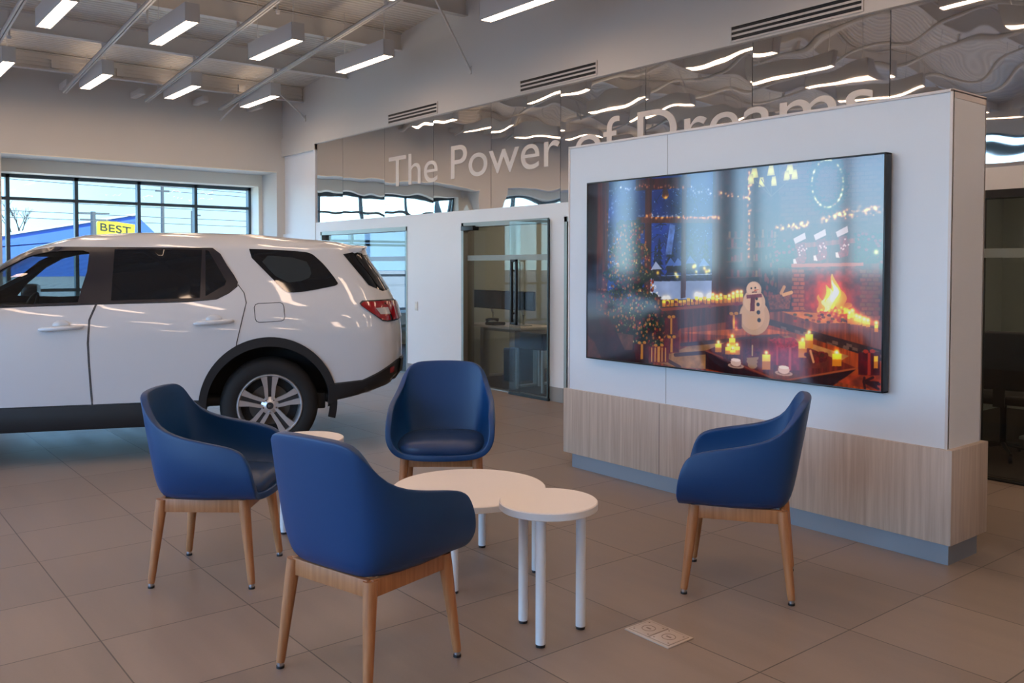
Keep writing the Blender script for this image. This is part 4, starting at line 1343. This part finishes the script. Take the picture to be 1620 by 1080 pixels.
hl = setp(MB().prism([(110, -.2), (125, 14.5), (128, 17), (136, 17), (139, 14), (170, 19), (230, 24), (260, -.2)], -20, 0, YZ @ Matrix.Identity(4)).build('distant_building', mat('hazy_blue_grey', (80, 104, 132), 0.9), None, 0), 'hazy blue grey rooftop line far off at the right of the window', 'building')
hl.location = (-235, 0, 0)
# bare tree
tr = empty('bare_tree', 'leafless tree behind the blue store at the left edge of the window', 'tree', (-182, 23, -.2))
M_bark = mat('bare_bark', (60, 56, 56), 0.9)
tb = MB(); rr_ = random.Random(3)
def branch(p, d, L_, r, dep):
    q = p + d * L_
    tb.path([p, p.lerp(q, .5) + Vector((0, rr_.uniform(-.05, .05) * L_, 0)), q], [r, r * .8, r * .6], 5)
    if dep:
        for _ in range(3 if dep > 1 else 4):
            nd = (d + Vector((rr_.uniform(-.5, .5), rr_.uniform(-.75, .75), rr_.uniform(-.1, .5)))).normalized()
            branch(q, nd, L_ * rr_.uniform(.55, .8), r * .6, dep - 1)
branch(Vector((0, 0, 0)), Vector((0, 0, 1)), 5.2, .26, 4)
tb.build('branches', M_bark, tr, 30)
tr2 = dup(tr); tr2.location = (-184, 31, -1.0); tr2.rotation_euler = (0, 0, 1.0); tr2['label'] = 'lower leafless tree to the right of the taller bare one behind the store'
tr['group'] = tr2['group'] = 'bare trees'

# ------------------------------------------------------------------ picture on the screen (painted pixel by pixel here)
PW, PH = 1280, 720
cv = np.zeros((PH, PW, 3), np.float32)
rg = np.random.RandomState(11)
YY, XX = np.mgrid[0:PH, 0:PW].astype(np.float32)
def vnoise(nx, ny, oct_=4):
    out = np.zeros((PH, PW), np.float32); amp = 1.0; tot = 0
    for o_ in range(oct_):
        g = rg.rand(ny + 2, nx + 2).astype(np.float32)
        fx = XX / PW * nx; fy = YY / PH * ny
        ix = fx.astype(int); iy = fy.astype(int); tx = fx - ix; ty = fy - iy
        tx = tx * tx * (3 - 2 * tx); ty = ty * ty * (3 - 2 * ty)
        out += amp * ((g[iy, ix] * (1 - tx) + g[iy, ix + 1] * tx) * (1 - ty) + (g[iy + 1, ix] * (1 - tx) + g[iy + 1, ix + 1] * tx) * ty)
        tot += amp; amp *= .55; nx *= 2; ny *= 2
    return out / tot
N1 = vnoise(10, 6); N2 = vnoise(60, 34, 3); N3 = vnoise(160, 6, 2); N4 = vnoise(200, 120, 2)
def PX(p): return (p[0] * PW, p[1] * PH)
def bbox(x0, y0, x1, y1):
    return max(0, int(x0) - 1), min(PW, int(x1) + 2), max(0, int(y0) - 1), min(PH, int(y1) + 2)
def put(m, col, tex=None, amt=.0, bb=None):
    a0, a1, b0, b1 = bb or (0, PW, 0, PH)
    if a1 <= a0 or b1 <= b0: return
    c = np.array(col, np.float32) / 255
    v = np.broadcast_to(c, (b1 - b0, a1 - a0, 3))
    if tex is not None: v = v * (1 + amt * (tex[b0:b1, a0:a1, None] - .5) * 2)
    cv[b0:b1, a0:a1][m] = v[m]
def poly(pts, col, tex=None, amt=0.0):
    P_ = [PX(p) for p in pts]; n = len(P_)
    bb = bbox(min(p[0] for p in P_), min(p[1] for p in P_), max(p[0] for p in P_), max(p[1] for p in P_))
    if bb[1] <= bb[0] or bb[3] <= bb[2]: return
    X_, Y_ = XX[bb[2]:bb[3], bb[0]:bb[1]], YY[bb[2]:bb[3], bb[0]:bb[1]]
    r = np.zeros(X_.shape, bool)
    for i in range(n):
        x1, y1 = P_[i]; x2, y2 = P_[(i + 1) % n]
        if y1 == y2: continue
        r ^= ((y1 > Y_) != (y2 > Y_)) & (X_ < (x2 - x1) * (Y_ - y1) / (y2 - y1) + x1)
    put(r, col, tex, amt, bb)
def ell(c, rx, ry, col, tex=None, amt=0.0):
    x, y = PX(c); bb = bbox(x - rx, y - ry, x + rx, y + ry)
    if bb[1] <= bb[0] or bb[3] <= bb[2]: return
    X_, Y_ = XX[bb[2]:bb[3], bb[0]:bb[1]], YY[bb[2]:bb[3], bb[0]:bb[1]]
    put(((X_ - x) / rx) ** 2 + ((Y_ - y) / ry) ** 2 < 1, col, tex, amt, bb)
def glow(c, r, col, a=1.0):
    x, y = PX(c); R_ = int(r * 3) + 2
    x0, x1, y0, y1 = max(0, int(x) - R_), min(PW, int(x) + R_), max(0, int(y) - R_), min(PH, int(y) + R_)
    if x1 <= x0 or y1 <= y0: return
    g = np.exp(-(((XX[y0:y1, x0:x1] - x) ** 2 + (YY[y0:y1, x0:x1] - y) ** 2) / (r * r)))
    cv[y0:y1, x0:x1] += a * g[..., None] * (np.array(col, np.float32) / 255)
def bulbs(pts, n, r, col, a=.8, jit=4, sag=0):
    for i in range(n):
        t = (i + rg.rand() * .6) / n * (len(pts) - 1); k_ = min(int(t), len(pts) - 2); f = t - k_
        x = pts[k_][0] * (1 - f) + pts[k_ + 1][0] * f; y = pts[k_][1] * (1 - f) + pts[k_ + 1][1] * f
        y += sag * 4 * f * (1 - f)
        glow((x + rg.randn() * jit / PW, y + rg.randn() * jit / PH), r * (.6 + .6 * rg.rand()), col, .75 * a * (.4 + .8 * rg.rand()))
def line(a, b_, wd, col):
    (x1, y1), (x2, y2) = PX(a), PX(b_); L2 = (x2 - x1) ** 2 + (y2 - y1) ** 2 + 1e-6
    bb = bbox(min(x1, x2) - wd, min(y1, y2) - wd, max(x1, x2) + wd, max(y1, y2) + wd)
    if bb[1] <= bb[0] or bb[3] <= bb[2]: return
    X_, Y_ = XX[bb[2]:bb[3], bb[0]:bb[1]], YY[bb[2]:bb[3], bb[0]:bb[1]]
    t = np.clip(((X_ - x1) * (x2 - x1) + (Y_ - y1) * (y2 - y1)) / L2, 0, 1)
    put((X_ - x1 - t * (x2 - x1)) ** 2 + (Y_ - y1 - t * (y2 - y1)) ** 2 < wd * wd, col, None, 0, bb)
def quad(a, b_, c, d, col, tex=None, amt=0.0): poly([a, b_, c, d], col, tex, amt)
def q2(x, y):
    # authoring grid of the picture -> picture coordinates
    w = 0.00031644635 * x + -1.4966551e-05 * y + 1
    return ((0.0011539989 * x + -1.0529187e-05 * y + -0.061839941) / w, (0.00015434659 * x + 0.0014269494 * y + -0.2726772) / w)
# walls
put(np.ones((PH, PW), bool), (66, 30, 22), N2, .35)
quad((-0.0618,-0.2727), (0.6107,-0.1348), (0.6099,0.6889), (-0.0706,0.8211), (58, 30, 26), N3, .4)
# night window
quad((0.0890,-0.0774), (0.5298,-0.0674), (0.5285,0.6334), (0.0842,0.6680), (36, 66, 140), N1, .5)
quad((0.2773,0.2259), (0.3901,0.2346), (0.3889,0.5763), (0.2757,0.5794), (44, 84, 170), N1, .6)
for i in range(420):
    a_ = ((0.0937,0.0330)[0] + rg.rand() * ((0.5253,0.0882)[0] - (0.0937,0.0330)[0]), (0.2585,0.0540)[1] + rg.rand() * ((0.2563,0.5271)[1] - (0.2585,0.0540)[1]))
    ell(a_, 1 + 1.6 * rg.rand(), 1 + 1.2 * rg.rand(), (150, 180, 225))
for i in range(60):
    a_ = ((0.2871,0.1876)[0] + rg.rand() * .20, (0.2875,0.1097)[1] + rg.rand() * .34)
    line(a_, (a_[0] + rg.randn() * .018, a_[1] + rg.randn() * .03), 1.1, (22, 34, 66))
for cx_, top, bot, wd in ((350,400,545,26), (395,360,550,30), (480,370,540,32), (540,390,540,28), (335,430,545,20)):
    for k_ in range(7):
        f = k_ / 7
        poly([(q2(cx_, top)[0], q2(cx_, top + (bot - top) * f)[1]), (q2(cx_ - wd * (.3 + .7 * f), top)[0], q2(cx_, top + (bot - top) * (f + .2))[1]), (q2(cx_ + wd * (.3 + .7 * f), top)[0], q2(cx_, top + (bot - top) * (f + .2))[1])], (30 + 20 * (k_ % 2), 52 + 16 * (k_ % 2), 96), N4, .6)
poly([(0.3292,0.4101), (0.3458,0.2504), (0.3671,0.2582), (0.3527,0.4106)], (120, 150, 215), N2, .3)
quad((0.2563,0.5271), (0.5287,0.5057), (0.5285,0.6334), (0.2557,0.6527), (176, 192, 226), N1, .25)
quad((0.2759,0.5269), (0.5287,0.5118), (0.5287,0.5422), (0.2758,0.5531), (34, 44, 78), N4, .8)
for x_, y_, c_ in ((340,520,(190,200,228)), (400,505,(96,130,200)), (430,505,(110,140,210)), (480,495,(90,120,190)), (535,505,(120,150,210))):
    poly([q2(x_ - 24, y_ + 14), q2(x_ - 4, y_ - 22), q2(x_ + 22, y_ + 10)], c_)
    quad(q2(x_ - 18, y_ + 12), q2(x_ + 18, y_ + 10), q2(x_ + 18, y_ + 38), q2(x_ - 18, y_ + 40), (48, 42, 62))
for x_, y_ in ((345,545), (418,548), (425,560), (490,520), (502,540), (535,525), (543,540), (555,535), (498,515)):
    glow(q2(x_, y_), 8, (255, 214, 60), .95)
# frames of the window
for x0_, x1_ in ((290,316), (440,460), (566,602)): quad(q2(x0_, 90), q2(x1_, 90), q2(x1_, 645), q2(x0_, 650), (92, 46, 34), N3, .4)
quad((0.2089,0.0013), (0.4222,0.0128), (0.4220,0.0688), (0.2086,0.0609), (86, 38, 32), N3, .4)
quad((0.2129,0.2049), (0.5309,0.2238), (0.5309,0.2576), (0.2128,0.2368), (112, 58, 36), N3, .3)
quad((0.0450,-0.0428), (0.0942,-0.0355), (0.0893,0.7233), (0.0396,0.7266), (108, 56, 34), N3, .4)
# back wall shelves between window and chimney
quad((0.5315,-0.0791), (0.7096,-0.0693), (0.7097,0.6708), (0.5302,0.6333), (74, 40, 34), N2, .4)
for y_ in (400, 440, 495, 560):
    quad(q2(625, y_), q2(835, y_ - 14), q2(835, y_ - 6), q2(625, y_ + 7), (116, 66, 46))
    for i in range(16):
        x_ = 632 + i * 12.4; h_ = 16 + 20 * rg.rand()
        c_ = [(120, 34, 34), (60, 66, 52), (150, 110, 70), (52, 40, 44), (150, 60, 60)][rg.randint(5)]
        quad(q2(x_, y_ - h_), q2(x_ + 9, y_ - h_), q2(x_ + 9, y_ - 1), q2(x_, y_), c_)
quad((0.6027,-0.0662), (0.6379,-0.0656), (0.6375,0.4758), (0.6022,0.4757), (94, 52, 40), N3, .4)
quad((0.6646,0.3832), (0.7155,0.3736), (0.7156,0.6704), (0.6644,0.6619), (34, 26, 28), N4, .6)
for i in range(24): ell(q2(780 + 52 * rg.rand(), 460 + 190 * rg.rand()), 5, 9, [(130, 52, 34), (110, 84, 50), (56, 60, 54)][rg.randint(3)])
# chimney breast
quad((0.7133,-0.0686), (1.0013,-0.0547), (1.0034,0.6009), (0.7134,0.6133), (92, 56, 46), N2, .35)
for r_ in range(22):
    for c_ in range(12):
        x_ = 845 + c_ * 36 + (r_ % 2) * 18; y_ = 60 + r_ * 17 - (x_ - 845) * .055
        if x_ < 1240 and y_ < 330: quad(q2(x_, y_), q2(x_ + 33, y_ - 2), q2(x_ + 33, y_ + 12), q2(x_, y_ + 14), (104 + 18 * rg.rand(), 70 + 10 * rg.rand(), 58))
quad((0.7641,0.3419), (0.9995,0.3230), (1.0000,0.4773), (0.7642,0.4763), (88, 40, 30), N3, .35)
quad((0.7534,0.3694), (0.9475,0.3460), (0.9476,0.3669), (0.7534,0.3919), (150, 70, 34), N3, .3)
# garlands and wreath
for i in range(900):
    a_ = rg.rand() * 2 * pi; r_ = 1 + .13 * rg.randn()
    ell(q2(1035 + 66 * r_ * cos(a_), 175 + 98 * r_ * sin(a_)), 4, 3, (38 + 30 * rg.rand(), 58 + 26 * rg.rand(), 48))
for i in range(75):
    a_ = rg.rand() * 2 * pi
    glow(q2(1035 + 64 * cos(a_), 175 + 98 * sin(a_)), 4, (255, 214, 170), .4)
for x0_, x1_, y0_, y1_ in ((815, 900, 410, 520), (1150, 1262, 380, 520)):
    for i in range(380):
        ell(q2(x0_ + (x1_ - x0_) * rg.rand(), y0_ + (y1_ - y0_) * rg.rand()), 5, 4, (26 + 24 * rg.rand(), 44 + 30 * rg.rand(), 38))
    for i in range(14): ell(q2(x0_ + (x1_ - x0_) * rg.rand(), y0_ + (y1_ - y0_) * rg.rand()), 6, 5, (140, 40, 60))
bulbs([(0.7096,0.2936), (0.7605,0.2858), (0.8027,0.2722)], 44, 5, (255, 214, 110), .7, 6)
bulbs([(0.8369,0.2693), (0.8834,0.2462), (0.9093,0.2326)], 34, 5, (255, 214, 110), .7, 6)
bulbs([(0.9157,0.2385), (0.9596,0.2321), (0.9974,0.2203)], 40, 5, (255, 214, 110), .6, 7)
bulbs([(0.6223,0.0189), (0.6222,0.1590), (0.6227,0.4287)], 46, 4.5, (255, 206, 120), .8, 3)
bulbs([(0.1045,0.0412), (0.2388,0.0384), (0.4086,0.0733), (0.5294,0.1188), (0.6261,0.1419)], 70, 4.5, (255, 216, 140), .8, 5)
bulbs([(0.2230,0.1978), (0.3901,0.2195), (0.5292,0.2309)], 50, 5, (255, 206, 120), .8, 3)
bulbs([(0.1149,0.0902), (0.0924,0.2390), (0.1021,0.4186)], 26, 5, (255, 214, 150), .5, 8)
glow((0.9828,0.4099), 9, (255, 220, 150), 1.0)
# pendant bell and chandelier
ell((0.3276,0.0988), 17, 13, (150, 104, 44)); ell((0.3277,0.0860), 14, 16, (92, 52, 34)); glow((0.3294,0.1093), 8, (240, 190, 90), .7)
for x_, y_, w_2 in ((735,135,17), (722,160,13), (803,125,16), (765,172,13), (815,168,13), (880,120,18), (900,140,14), (868,145,14)):
    poly([q2(x_ - w_2, y_ + 20), q2(x_ - w_2 * .55, y_ - 20), q2(x_ + w_2 * .55, y_ - 22), q2(x_ + w_2, y_ + 18)], (196, 186, 104)); glow(q2(x_, y_), 15, (255, 226, 130), .3)
for x_ in (735, 765, 803, 880): line(q2(x_, 160), q2(805, 230), 1.5, (120, 104, 80))
# stockings
for x_, y_ in ((925,400), (1008,385), (1098,372)):
    poly([q2(x_ - 16, y_ + 24), q2(x_ + 18, y_ + 14), q2(x_ + 28, y_ + 78), q2(x_ + 22, y_ + 100), q2(x_ - 8, y_ + 108), q2(x_ - 26, y_ + 104), q2(x_ - 26, y_ + 88), q2(x_ - 8, y_ + 78)], (146, 18, 40), N4, .25)
    poly([q2(x_ - 28, y_ + 2), q2(x_ + 20, y_ - 24), q2(x_ + 24, y_ + 2), q2(x_ - 20, y_ + 24)], (222, 204, 208))
    poly([q2(x_ - 28, y_ + 86), q2(x_ - 18, y_ + 84), q2(x_ - 10, y_ + 108), q2(x_ - 26, y_ + 106)], (226, 214, 214))
    for i in range(9): ell(q2(x_ + 6 + 8 * rg.randn(), y_ + 48 + 14 * rg.randn()), 3.2, 3.2, (222, 196, 200))
# fireplace opening and flames
quad((0.7570,0.4763), (0.9909,0.4566), (0.9917,0.7259), (0.7571,0.6791), (104, 46, 26), N2, .4)
for r_ in range(12):
    for x0_, n_ in ((893, 2), (1172, 3)):
        for c_ in range(n_):
            x_ = x0_ + c_ * 26 + (r_ % 2) * 8; y_ = 528 + r_ * 17
            quad(q2(x_, y_), q2(x_ + 23, y_), q2(x_ + 23, y_ + 13), q2(x_, y_ + 13), (150 - 40 * (x0_ > 1000) + 26 * rg.rand(), 78 - 14 * (x0_ > 1000) + 18 * rg.rand(), 44))
quad((0.7924,0.4675), (0.9428,0.4612), (0.9434,0.6932), (0.7926,0.6656), (112, 26, 10), N2, .6)
glow((0.8709,0.6065), 90, (255, 96, 10), .28); glow((0.8643,0.6177), 60, (255, 130, 20), .3)
quad((0.7534,0.4594), (0.9509,0.4540), (0.9509,0.4687), (0.7534,0.4763), (190, 96, 44))
def flame(x_, y_, h_, w_2, col):
    pts = []
    for i in range(13):
        f = i / 12; pts.append(q2(x_ - w_2 * sin(pi * (1 - f) * .9 + .1) * (1 - f * .3) + 9 * sin(7 * f + x_), y_ - h_ * f))
    for i in range(13):
        f = 1 - i / 12; pts.append(q2(x_ + w_2 * sin(pi * (1 - f) * .9 + .1) * (1 - f * .3) + 9 * sin(6 * f + x_ + 1), y_ - h_ * f))
    poly(pts, col)
for i in range(16): ell(q2(995 + 130 * rg.rand(), 660 + 45 * rg.rand()), 14, 8, (180 + 60 * rg.rand(), 90 + 60 * rg.rand(), 26))
for x_, y_, h_, w_2, c_ in ((1010, 700, 70, 16, (255, 160, 20)), (1040, 700, 110, 22, (255, 176, 24)), (1066, 690, 145, 24, (255, 196, 40)), (1096, 700, 90, 20, (250, 150, 20)), (1052, 695, 90, 18, (255, 236, 140)), (1066, 660, 90, 14, (255, 250, 210)), (1030, 700, 55, 12, (255, 240, 160))):
    flame(x_, y_, h_, w_2, c_)
glow((0.8696,0.6066), 30, (255, 240, 150), .6)
for i in range(30): glow(q2(990 + 140 * rg.rand(), 700 + 12 * rg.randn()), 4, (255, 150, 40), .7)
# hearth slab and brick front
poly([(0.6797,0.6900), (0.7607,0.6732), (0.9990,0.7408), (0.9992,0.8237), (0.6872,0.7184)], (126, 66, 36), N3, .35)
poly([(0.7244,0.6813), (0.8375,0.6793), (0.9103,0.7171), (0.8307,0.7271)], (206, 130, 50), N2, .2)
for i in range(26): ell(q2(905 + 210 * rg.rand(), 712 + 36 * rg.rand()), 7, 4, (60 + 120 * rg.rand(), 40 + 60 * rg.rand(), 30))
poly([(0.6872,0.7184), (0.9992,0.8248), (0.9994,0.8757), (0.8309,0.8396), (0.6872,0.7648)], (62, 44, 42), N2, .4)
for i in range(34):
    x_ = 806 + 450 * rg.rand(); y_ = 742 + (x_ - 800) * .26 + 30 * rg.rand()
    quad(q2(x_, y_), q2(x_ + 22, y_ + 6), q2(x_ + 22, y_ + 18), q2(x_, y_ + 12), (112, 92, 86))
def candle(x_, y_, w_2, h_, fl=True):
    quad(q2(x_ - w_2, y_ - h_), q2(x_ + w_2, y_ - h_), q2(x_ + w_2, y_), q2(x_ - w_2, y_), (206, 140, 36))
    quad(q2(x_ - w_2, y_ - h_), q2(x_ + w_2, y_ - h_), q2(x_ + w_2, y_ - h_ * .55), q2(x_ - w_2, y_ - h_ * .55), (244, 206, 76))
    if fl: glow(q2(x_, y_ - h_ - 8), 6, (255, 236, 170), 1.0); glow(q2(x_, y_ - h_ - 3), 16, (255, 180, 60), .4)
for x_, y_, h_ in ((1130, 748, 36), (1142, 752, 50), (1158, 752, 28), (1172, 754, 24), (1190, 758, 20), (1206, 762, 20), (1240, 782, 30)): candle(x_, y_, 8, h_)
# basket with logs
poly([(0.6812,0.6089), (0.7549,0.5946), (0.7492,0.6683), (0.6917,0.6742)], (122, 66, 40), N4, .5); line((0.7244,0.5957), (0.7332,0.5670), 6, (206, 160, 110)); line((0.7317,0.6034), (0.7549,0.5912), 6, (222, 176, 120))
# floor
poly([(0.3882,0.7927), (0.6098,0.7304), (0.7022,0.7518), (0.9994,0.8705), (0.9998,1.0057), (0.2737,1.0151)], (150, 74, 30), N3, .35)
poly([(0.3881,0.8183), (0.6567,0.7618), (0.7608,0.7805), (0.5613,0.8128)], (190, 104, 40), N3, .3)
poly([(0.2837,0.9805), (0.4151,0.8852), (0.7464,0.7933), (0.9171,0.8609), (0.8310,0.9612), (0.3691,1.0002)], (178, 134, 86), N2, .18)
for a_, b_ in (((445, 838), (840, 800)), ((420, 880), (560, 868)), ((395, 905), (440, 930))): line(q2(*a_), q2(*b_), 7, (96, 62, 54))
# window seat with candles
poly([(0.3186,0.6951), (0.6067,0.6439), (0.6067,0.7307), (0.3882,0.7953)], (88, 40, 30), N3, .5)
poly([(0.3090,0.6957), (0.6068,0.6416), (0.6067,0.6558), (0.3185,0.7108)], (160, 84, 44))
for i in range(20):
    x_ = 372 + i * 16.6; candle(x_, 684 - (x_ - 372) * .07, 7, 20 + 16 * rg.rand(), rg.rand() > .3)
for i in range(14): ell(q2(380 + 300 * rg.rand(), 672 + 6 * rg.randn()), 7, 5, (150, 40, 36))
# snowman
def snow(x_, y_, rx, ry, c_): 
    ell(q2(x_, y_), rx, ry, c_); ell(q2(x_ - rx * .12, y_ - ry * .12), rx * .8, ry * .8, tuple(min(255, v * 1.06) for v in c_))
quad((0.6227,0.5252), (0.6568,0.5224), (0.6584,0.5643), (0.6211,0.5677), (40, 32, 36)); line((0.6147,0.5655), (0.6645,0.5595), 4, (36, 28, 32))
snow(741, 724, 62, 62, (206, 172, 142)); snow(739, 665, 46, 46, (216, 184, 156)); snow(738, 612, 31, 29, (222, 190, 166))
for x_, y_, r_ in ((744, 604, 2.6), (728, 606, 2.6), (750, 648, 4), (756, 672, 5), (758, 704, 5.5), (761, 736, 5.5)): ell(q2(x_, y_), r_ * 1.3, r_ * 1.3, (24, 20, 24))
poly([(0.6414,0.5835), (0.6583,0.5807), (0.6421,0.5905)], (200, 84, 30)); line((0.6351,0.5955), (0.6491,0.5938), 1.6, (90, 30, 30))
poly([(0.6163,0.6103), (0.6645,0.6014), (0.6660,0.6176), (0.6179,0.6268)], (136, 22, 38)); poly([(0.6304,0.6168), (0.6444,0.6162), (0.6428,0.6867), (0.6288,0.6876)], (120, 18, 34))
# gifts
def gift(x0_, y0_, x1_, y1_, c_, rib=(206, 150, 60)):
    quad(q2(x0_, y0_), q2(x1_, y0_ - 4), q2(x1_, y1_), q2(x0_, y1_ + 3), c_, N2, .3)
    m_ = (x0_ + x1_) / 2; d_ = (x1_ - x0_) * .07
    quad(q2(m_ - d_, y0_), q2(m_ + d_, y0_), q2(m_ + d_, y1_), q2(m_ - d_, y1_), rib)
    ell(q2(m_ - d_ * 2.2, y0_ - 5), 9, 6, rib); ell(q2(m_ + d_ * 2.2, y0_ - 6), 9, 6, rib)
gift(625, 715, 690, 772, (112, 24, 26)); glow((0.5802,0.7448), 12, (255, 150, 60), .5); glow((0.5842,0.7744), 8, (255, 190, 110), .6)
# tree
for i in range(5200):
    f = rg.rand() ** .8; y_ = 330 + f * 530; hw_ = 52 + f * 130; x_ = 228 + (rg.rand() * 2 - 1) * hw_ * (.72 + .28 * sin(f * 34))
    if x_ < 66: continue
    ell(q2(x_, y_), 5.5, 3.6, (22 + 26 * rg.rand(), 38 + 34 * rg.rand(), 28 + 18 * rg.rand()))
for i in range(640):
    f = rg.rand() ** .8; y_ = 340 + f * 510; hw_ = 48 + f * 126; x_ = 228 + (rg.rand() * 2 - 1) * hw_
    if x_ < 70: continue
    u_ = rg.rand()
    if u_ < .45: glow(q2(x_, y_), 2.4 + 1.6 * rg.rand(), (255, 186, 110), .5)
    elif u_ < .75: ell(q2(x_, y_), 5 + 3 * rg.rand(), 5 + 3 * rg.rand(), (96 + 40 * rg.rand(), 26, 34))
    else: ell(q2(x_, y_), 5, 6, (176, 120, 62))
for y_, x0_, x1_ in ((500, 150, 320), (560, 140, 330), (615, 110, 345), (680, 150, 330), (760, 180, 360), (830, 220, 385)): bulbs([q2(x0_, y_ - 6), q2((x0_ + x1_) / 2, y_ + 10), q2(x1_, y_ - 16)], 34, 3.2, (255, 200, 150), .5, 5)
for c_, x0_, y0_, x1_, y1_ in (((112, 16, 26), 376, 730, 430, 795), ((124, 18, 30), 374, 812, 436, 870), ((96, 20, 26), 250, 836, 318, 898), ((128, 22, 30), 312, 846, 394, 910)): gift(x0_, y0_, x1_, y1_, c_)
for i in range(5): quad(q2(322 + i * 14, 850), q2(327 + i * 14, 850), q2(327 + i * 14, 908), q2(322 + i * 14, 909), (210, 160, 90))
# armchair corner
poly([(0.0000,0.7292), (0.0397,0.7153), (0.0999,0.7642), (0.1369,0.8575), (0.2042,0.9179), (0.2160,0.9904), (0.0004,0.9977)], (58, 16, 24), N2, .4)
poly([(0.0396,0.7266), (0.0999,0.7642), (0.1472,0.8976), (0.1202,0.9699), (0.0667,0.8369)], (82, 26, 34), N2, .3)
poly([(0.1316,0.8443), (0.2045,0.8504), (0.1990,0.9320), (0.1679,0.9388)], (116, 78, 54), N2, .3)
poly([(0.0013,0.8718), (0.0328,0.9110), (0.0656,0.9984), (0.0004,0.9977)], (104, 60, 40), N2, .3)
# coffee table
poly([(0.4812,0.8982), (0.5613,0.8394), (0.7244,0.7956), (0.9395,0.9110), (0.8379,0.9656), (0.7245,1.0078), (0.5611,0.9520)], (112, 46, 30), N3, .35)
poly([(0.4812,0.8982), (0.5611,0.9520), (0.7245,1.0078), (0.7245,1.0251), (0.4810,0.9889)], (64, 24, 20), N3, .3)
poly([(0.7245,1.0078), (0.9395,0.9110), (0.9108,0.9531), (0.8716,1.0035), (0.7245,1.0251)], (52, 20, 18), N3, .3)
line((0.4812,0.8982), (0.7245,1.0078), 3, (156, 84, 56)); line((0.7245,1.0078), (0.9395,0.9110), 3, (166, 92, 56))
candle(596, 868, 13, 34); candle(652, 850, 13, 40); candle(636, 880, 12, 34); candle(672, 878, 12, 34); candle(655, 882, 11, 24)
poly([(0.5380,0.9079), (0.6001,0.9019), (0.5953,0.9337), (0.5446,0.9386)], (96, 40, 44), N4, .4)
gift(806, 822, 866, 918, (140, 30, 48), (186, 60, 70)); gift(850, 846, 928, 940, (150, 46, 64), (190, 90, 96))
poly([(0.6872,0.8169), (0.7644,0.7970), (0.7808,0.8346), (0.7245,0.8529)], (164, 36, 52), N4, .3)
for x_, y_ in ((735, 888), (734, 905), (736, 920)): ell(q2(x_, y_), 26 - (y_ - 888) * .2, 12, (176, 140, 104)); 
poly([(0.6097,0.8672), (0.6644,0.8580), (0.6567,0.9036), (0.6160,0.9140)], (106, 28, 44), N4, .4); line((0.6373,0.8520), (0.6373,0.8992), 3, (200, 170, 130))
candle(792, 938, 17, 62)
for x_, y_ in ((668, 915), (864, 944)):
    ell(q2(x_, y_ + 8), 34, 9, (196, 164, 150)); ell(q2(x_, y_ + 6), 24, 6, (150, 112, 104)); ell(q2(x_, y_ - 6), 22, 14, (226, 196, 184)); ell(q2(x_, y_ - 16), 20, 6, (250, 226, 214))
candle(940, 888, 17, 66); candle(966, 850, 16, 58); candle(1080, 922, 19, 50)
poly([(0.7836,0.9017), (0.8647,0.8845), (0.8581,0.9238), (0.7949,0.9359)], (112, 54, 36), N2, .3)
for i in range(22): ell(q2(950 + 90 * rg.rand(), 870 + 32 * rg.rand()), 8, 7, (70 + 70 * rg.rand(), 30 + 20 * rg.rand(), 28))
line((0.8116,0.8531), (0.8206,0.9019), 4, (210, 160, 120))
gift(1168, 866, 1256, 958, (92, 18, 24), (168, 60, 40)); candle(1240, 930, 8, 50, False)
poly([(0.8881,0.9787), (0.9237,0.9403), (0.9996,0.9349), (0.9998,0.9974), (0.9365,0.9914)], (150, 66, 34), N2, .4)
for i in range(8): line(q2(1190, 985), q2(1150 + 110 * rg.rand(), 962 + 52 * rg.rand()), 4, (64, 24, 24))
# warm wash from the fire, then soften
glow((0.8709,0.6174), 230, (255, 120, 40), .10); glow((0.8309,0.8506), 260, (255, 140, 60), .06)
cv = np.clip(cv, 0, 1) ** 1.4
k1 = cv.copy(); k1[1:-1, 1:-1] = (cv[1:-1, 1:-1] * 4 + cv[:-2, 1:-1] * 2 + cv[2:, 1:-1] * 2 + cv[1:-1, :-2] * 2 + cv[1:-1, 2:] * 2 + cv[:-2, :-2] + cv[2:, 2:] + cv[:-2, 2:] + cv[2:, :-2]) / 16
img = bpy.data.images.new('screen_picture', PW, PH, alpha=False)
buf = np.ones((PH, PW, 4), np.float32); buf[..., :3] = k1[::-1]
img.pixels.foreach_set(buf.ravel()); img.update(); img.pack()
n = M_screen.node_tree; pb = n.nodes['Principled BSDF']
ti = n.nodes.new('ShaderNodeTexImage'); ti.image = img; ti.extension = 'EXTEND'
n.links.new(ti.outputs['Color'], pb.inputs['Emission Color']); pb.inputs['Emission Strength'].default_value = 0.55
pb.inputs['IOR'].default_value = 1.9; pb.inputs['Specular IOR Level'].default_value = 0.5; pb.inputs['Roughness'].default_value = 0.075
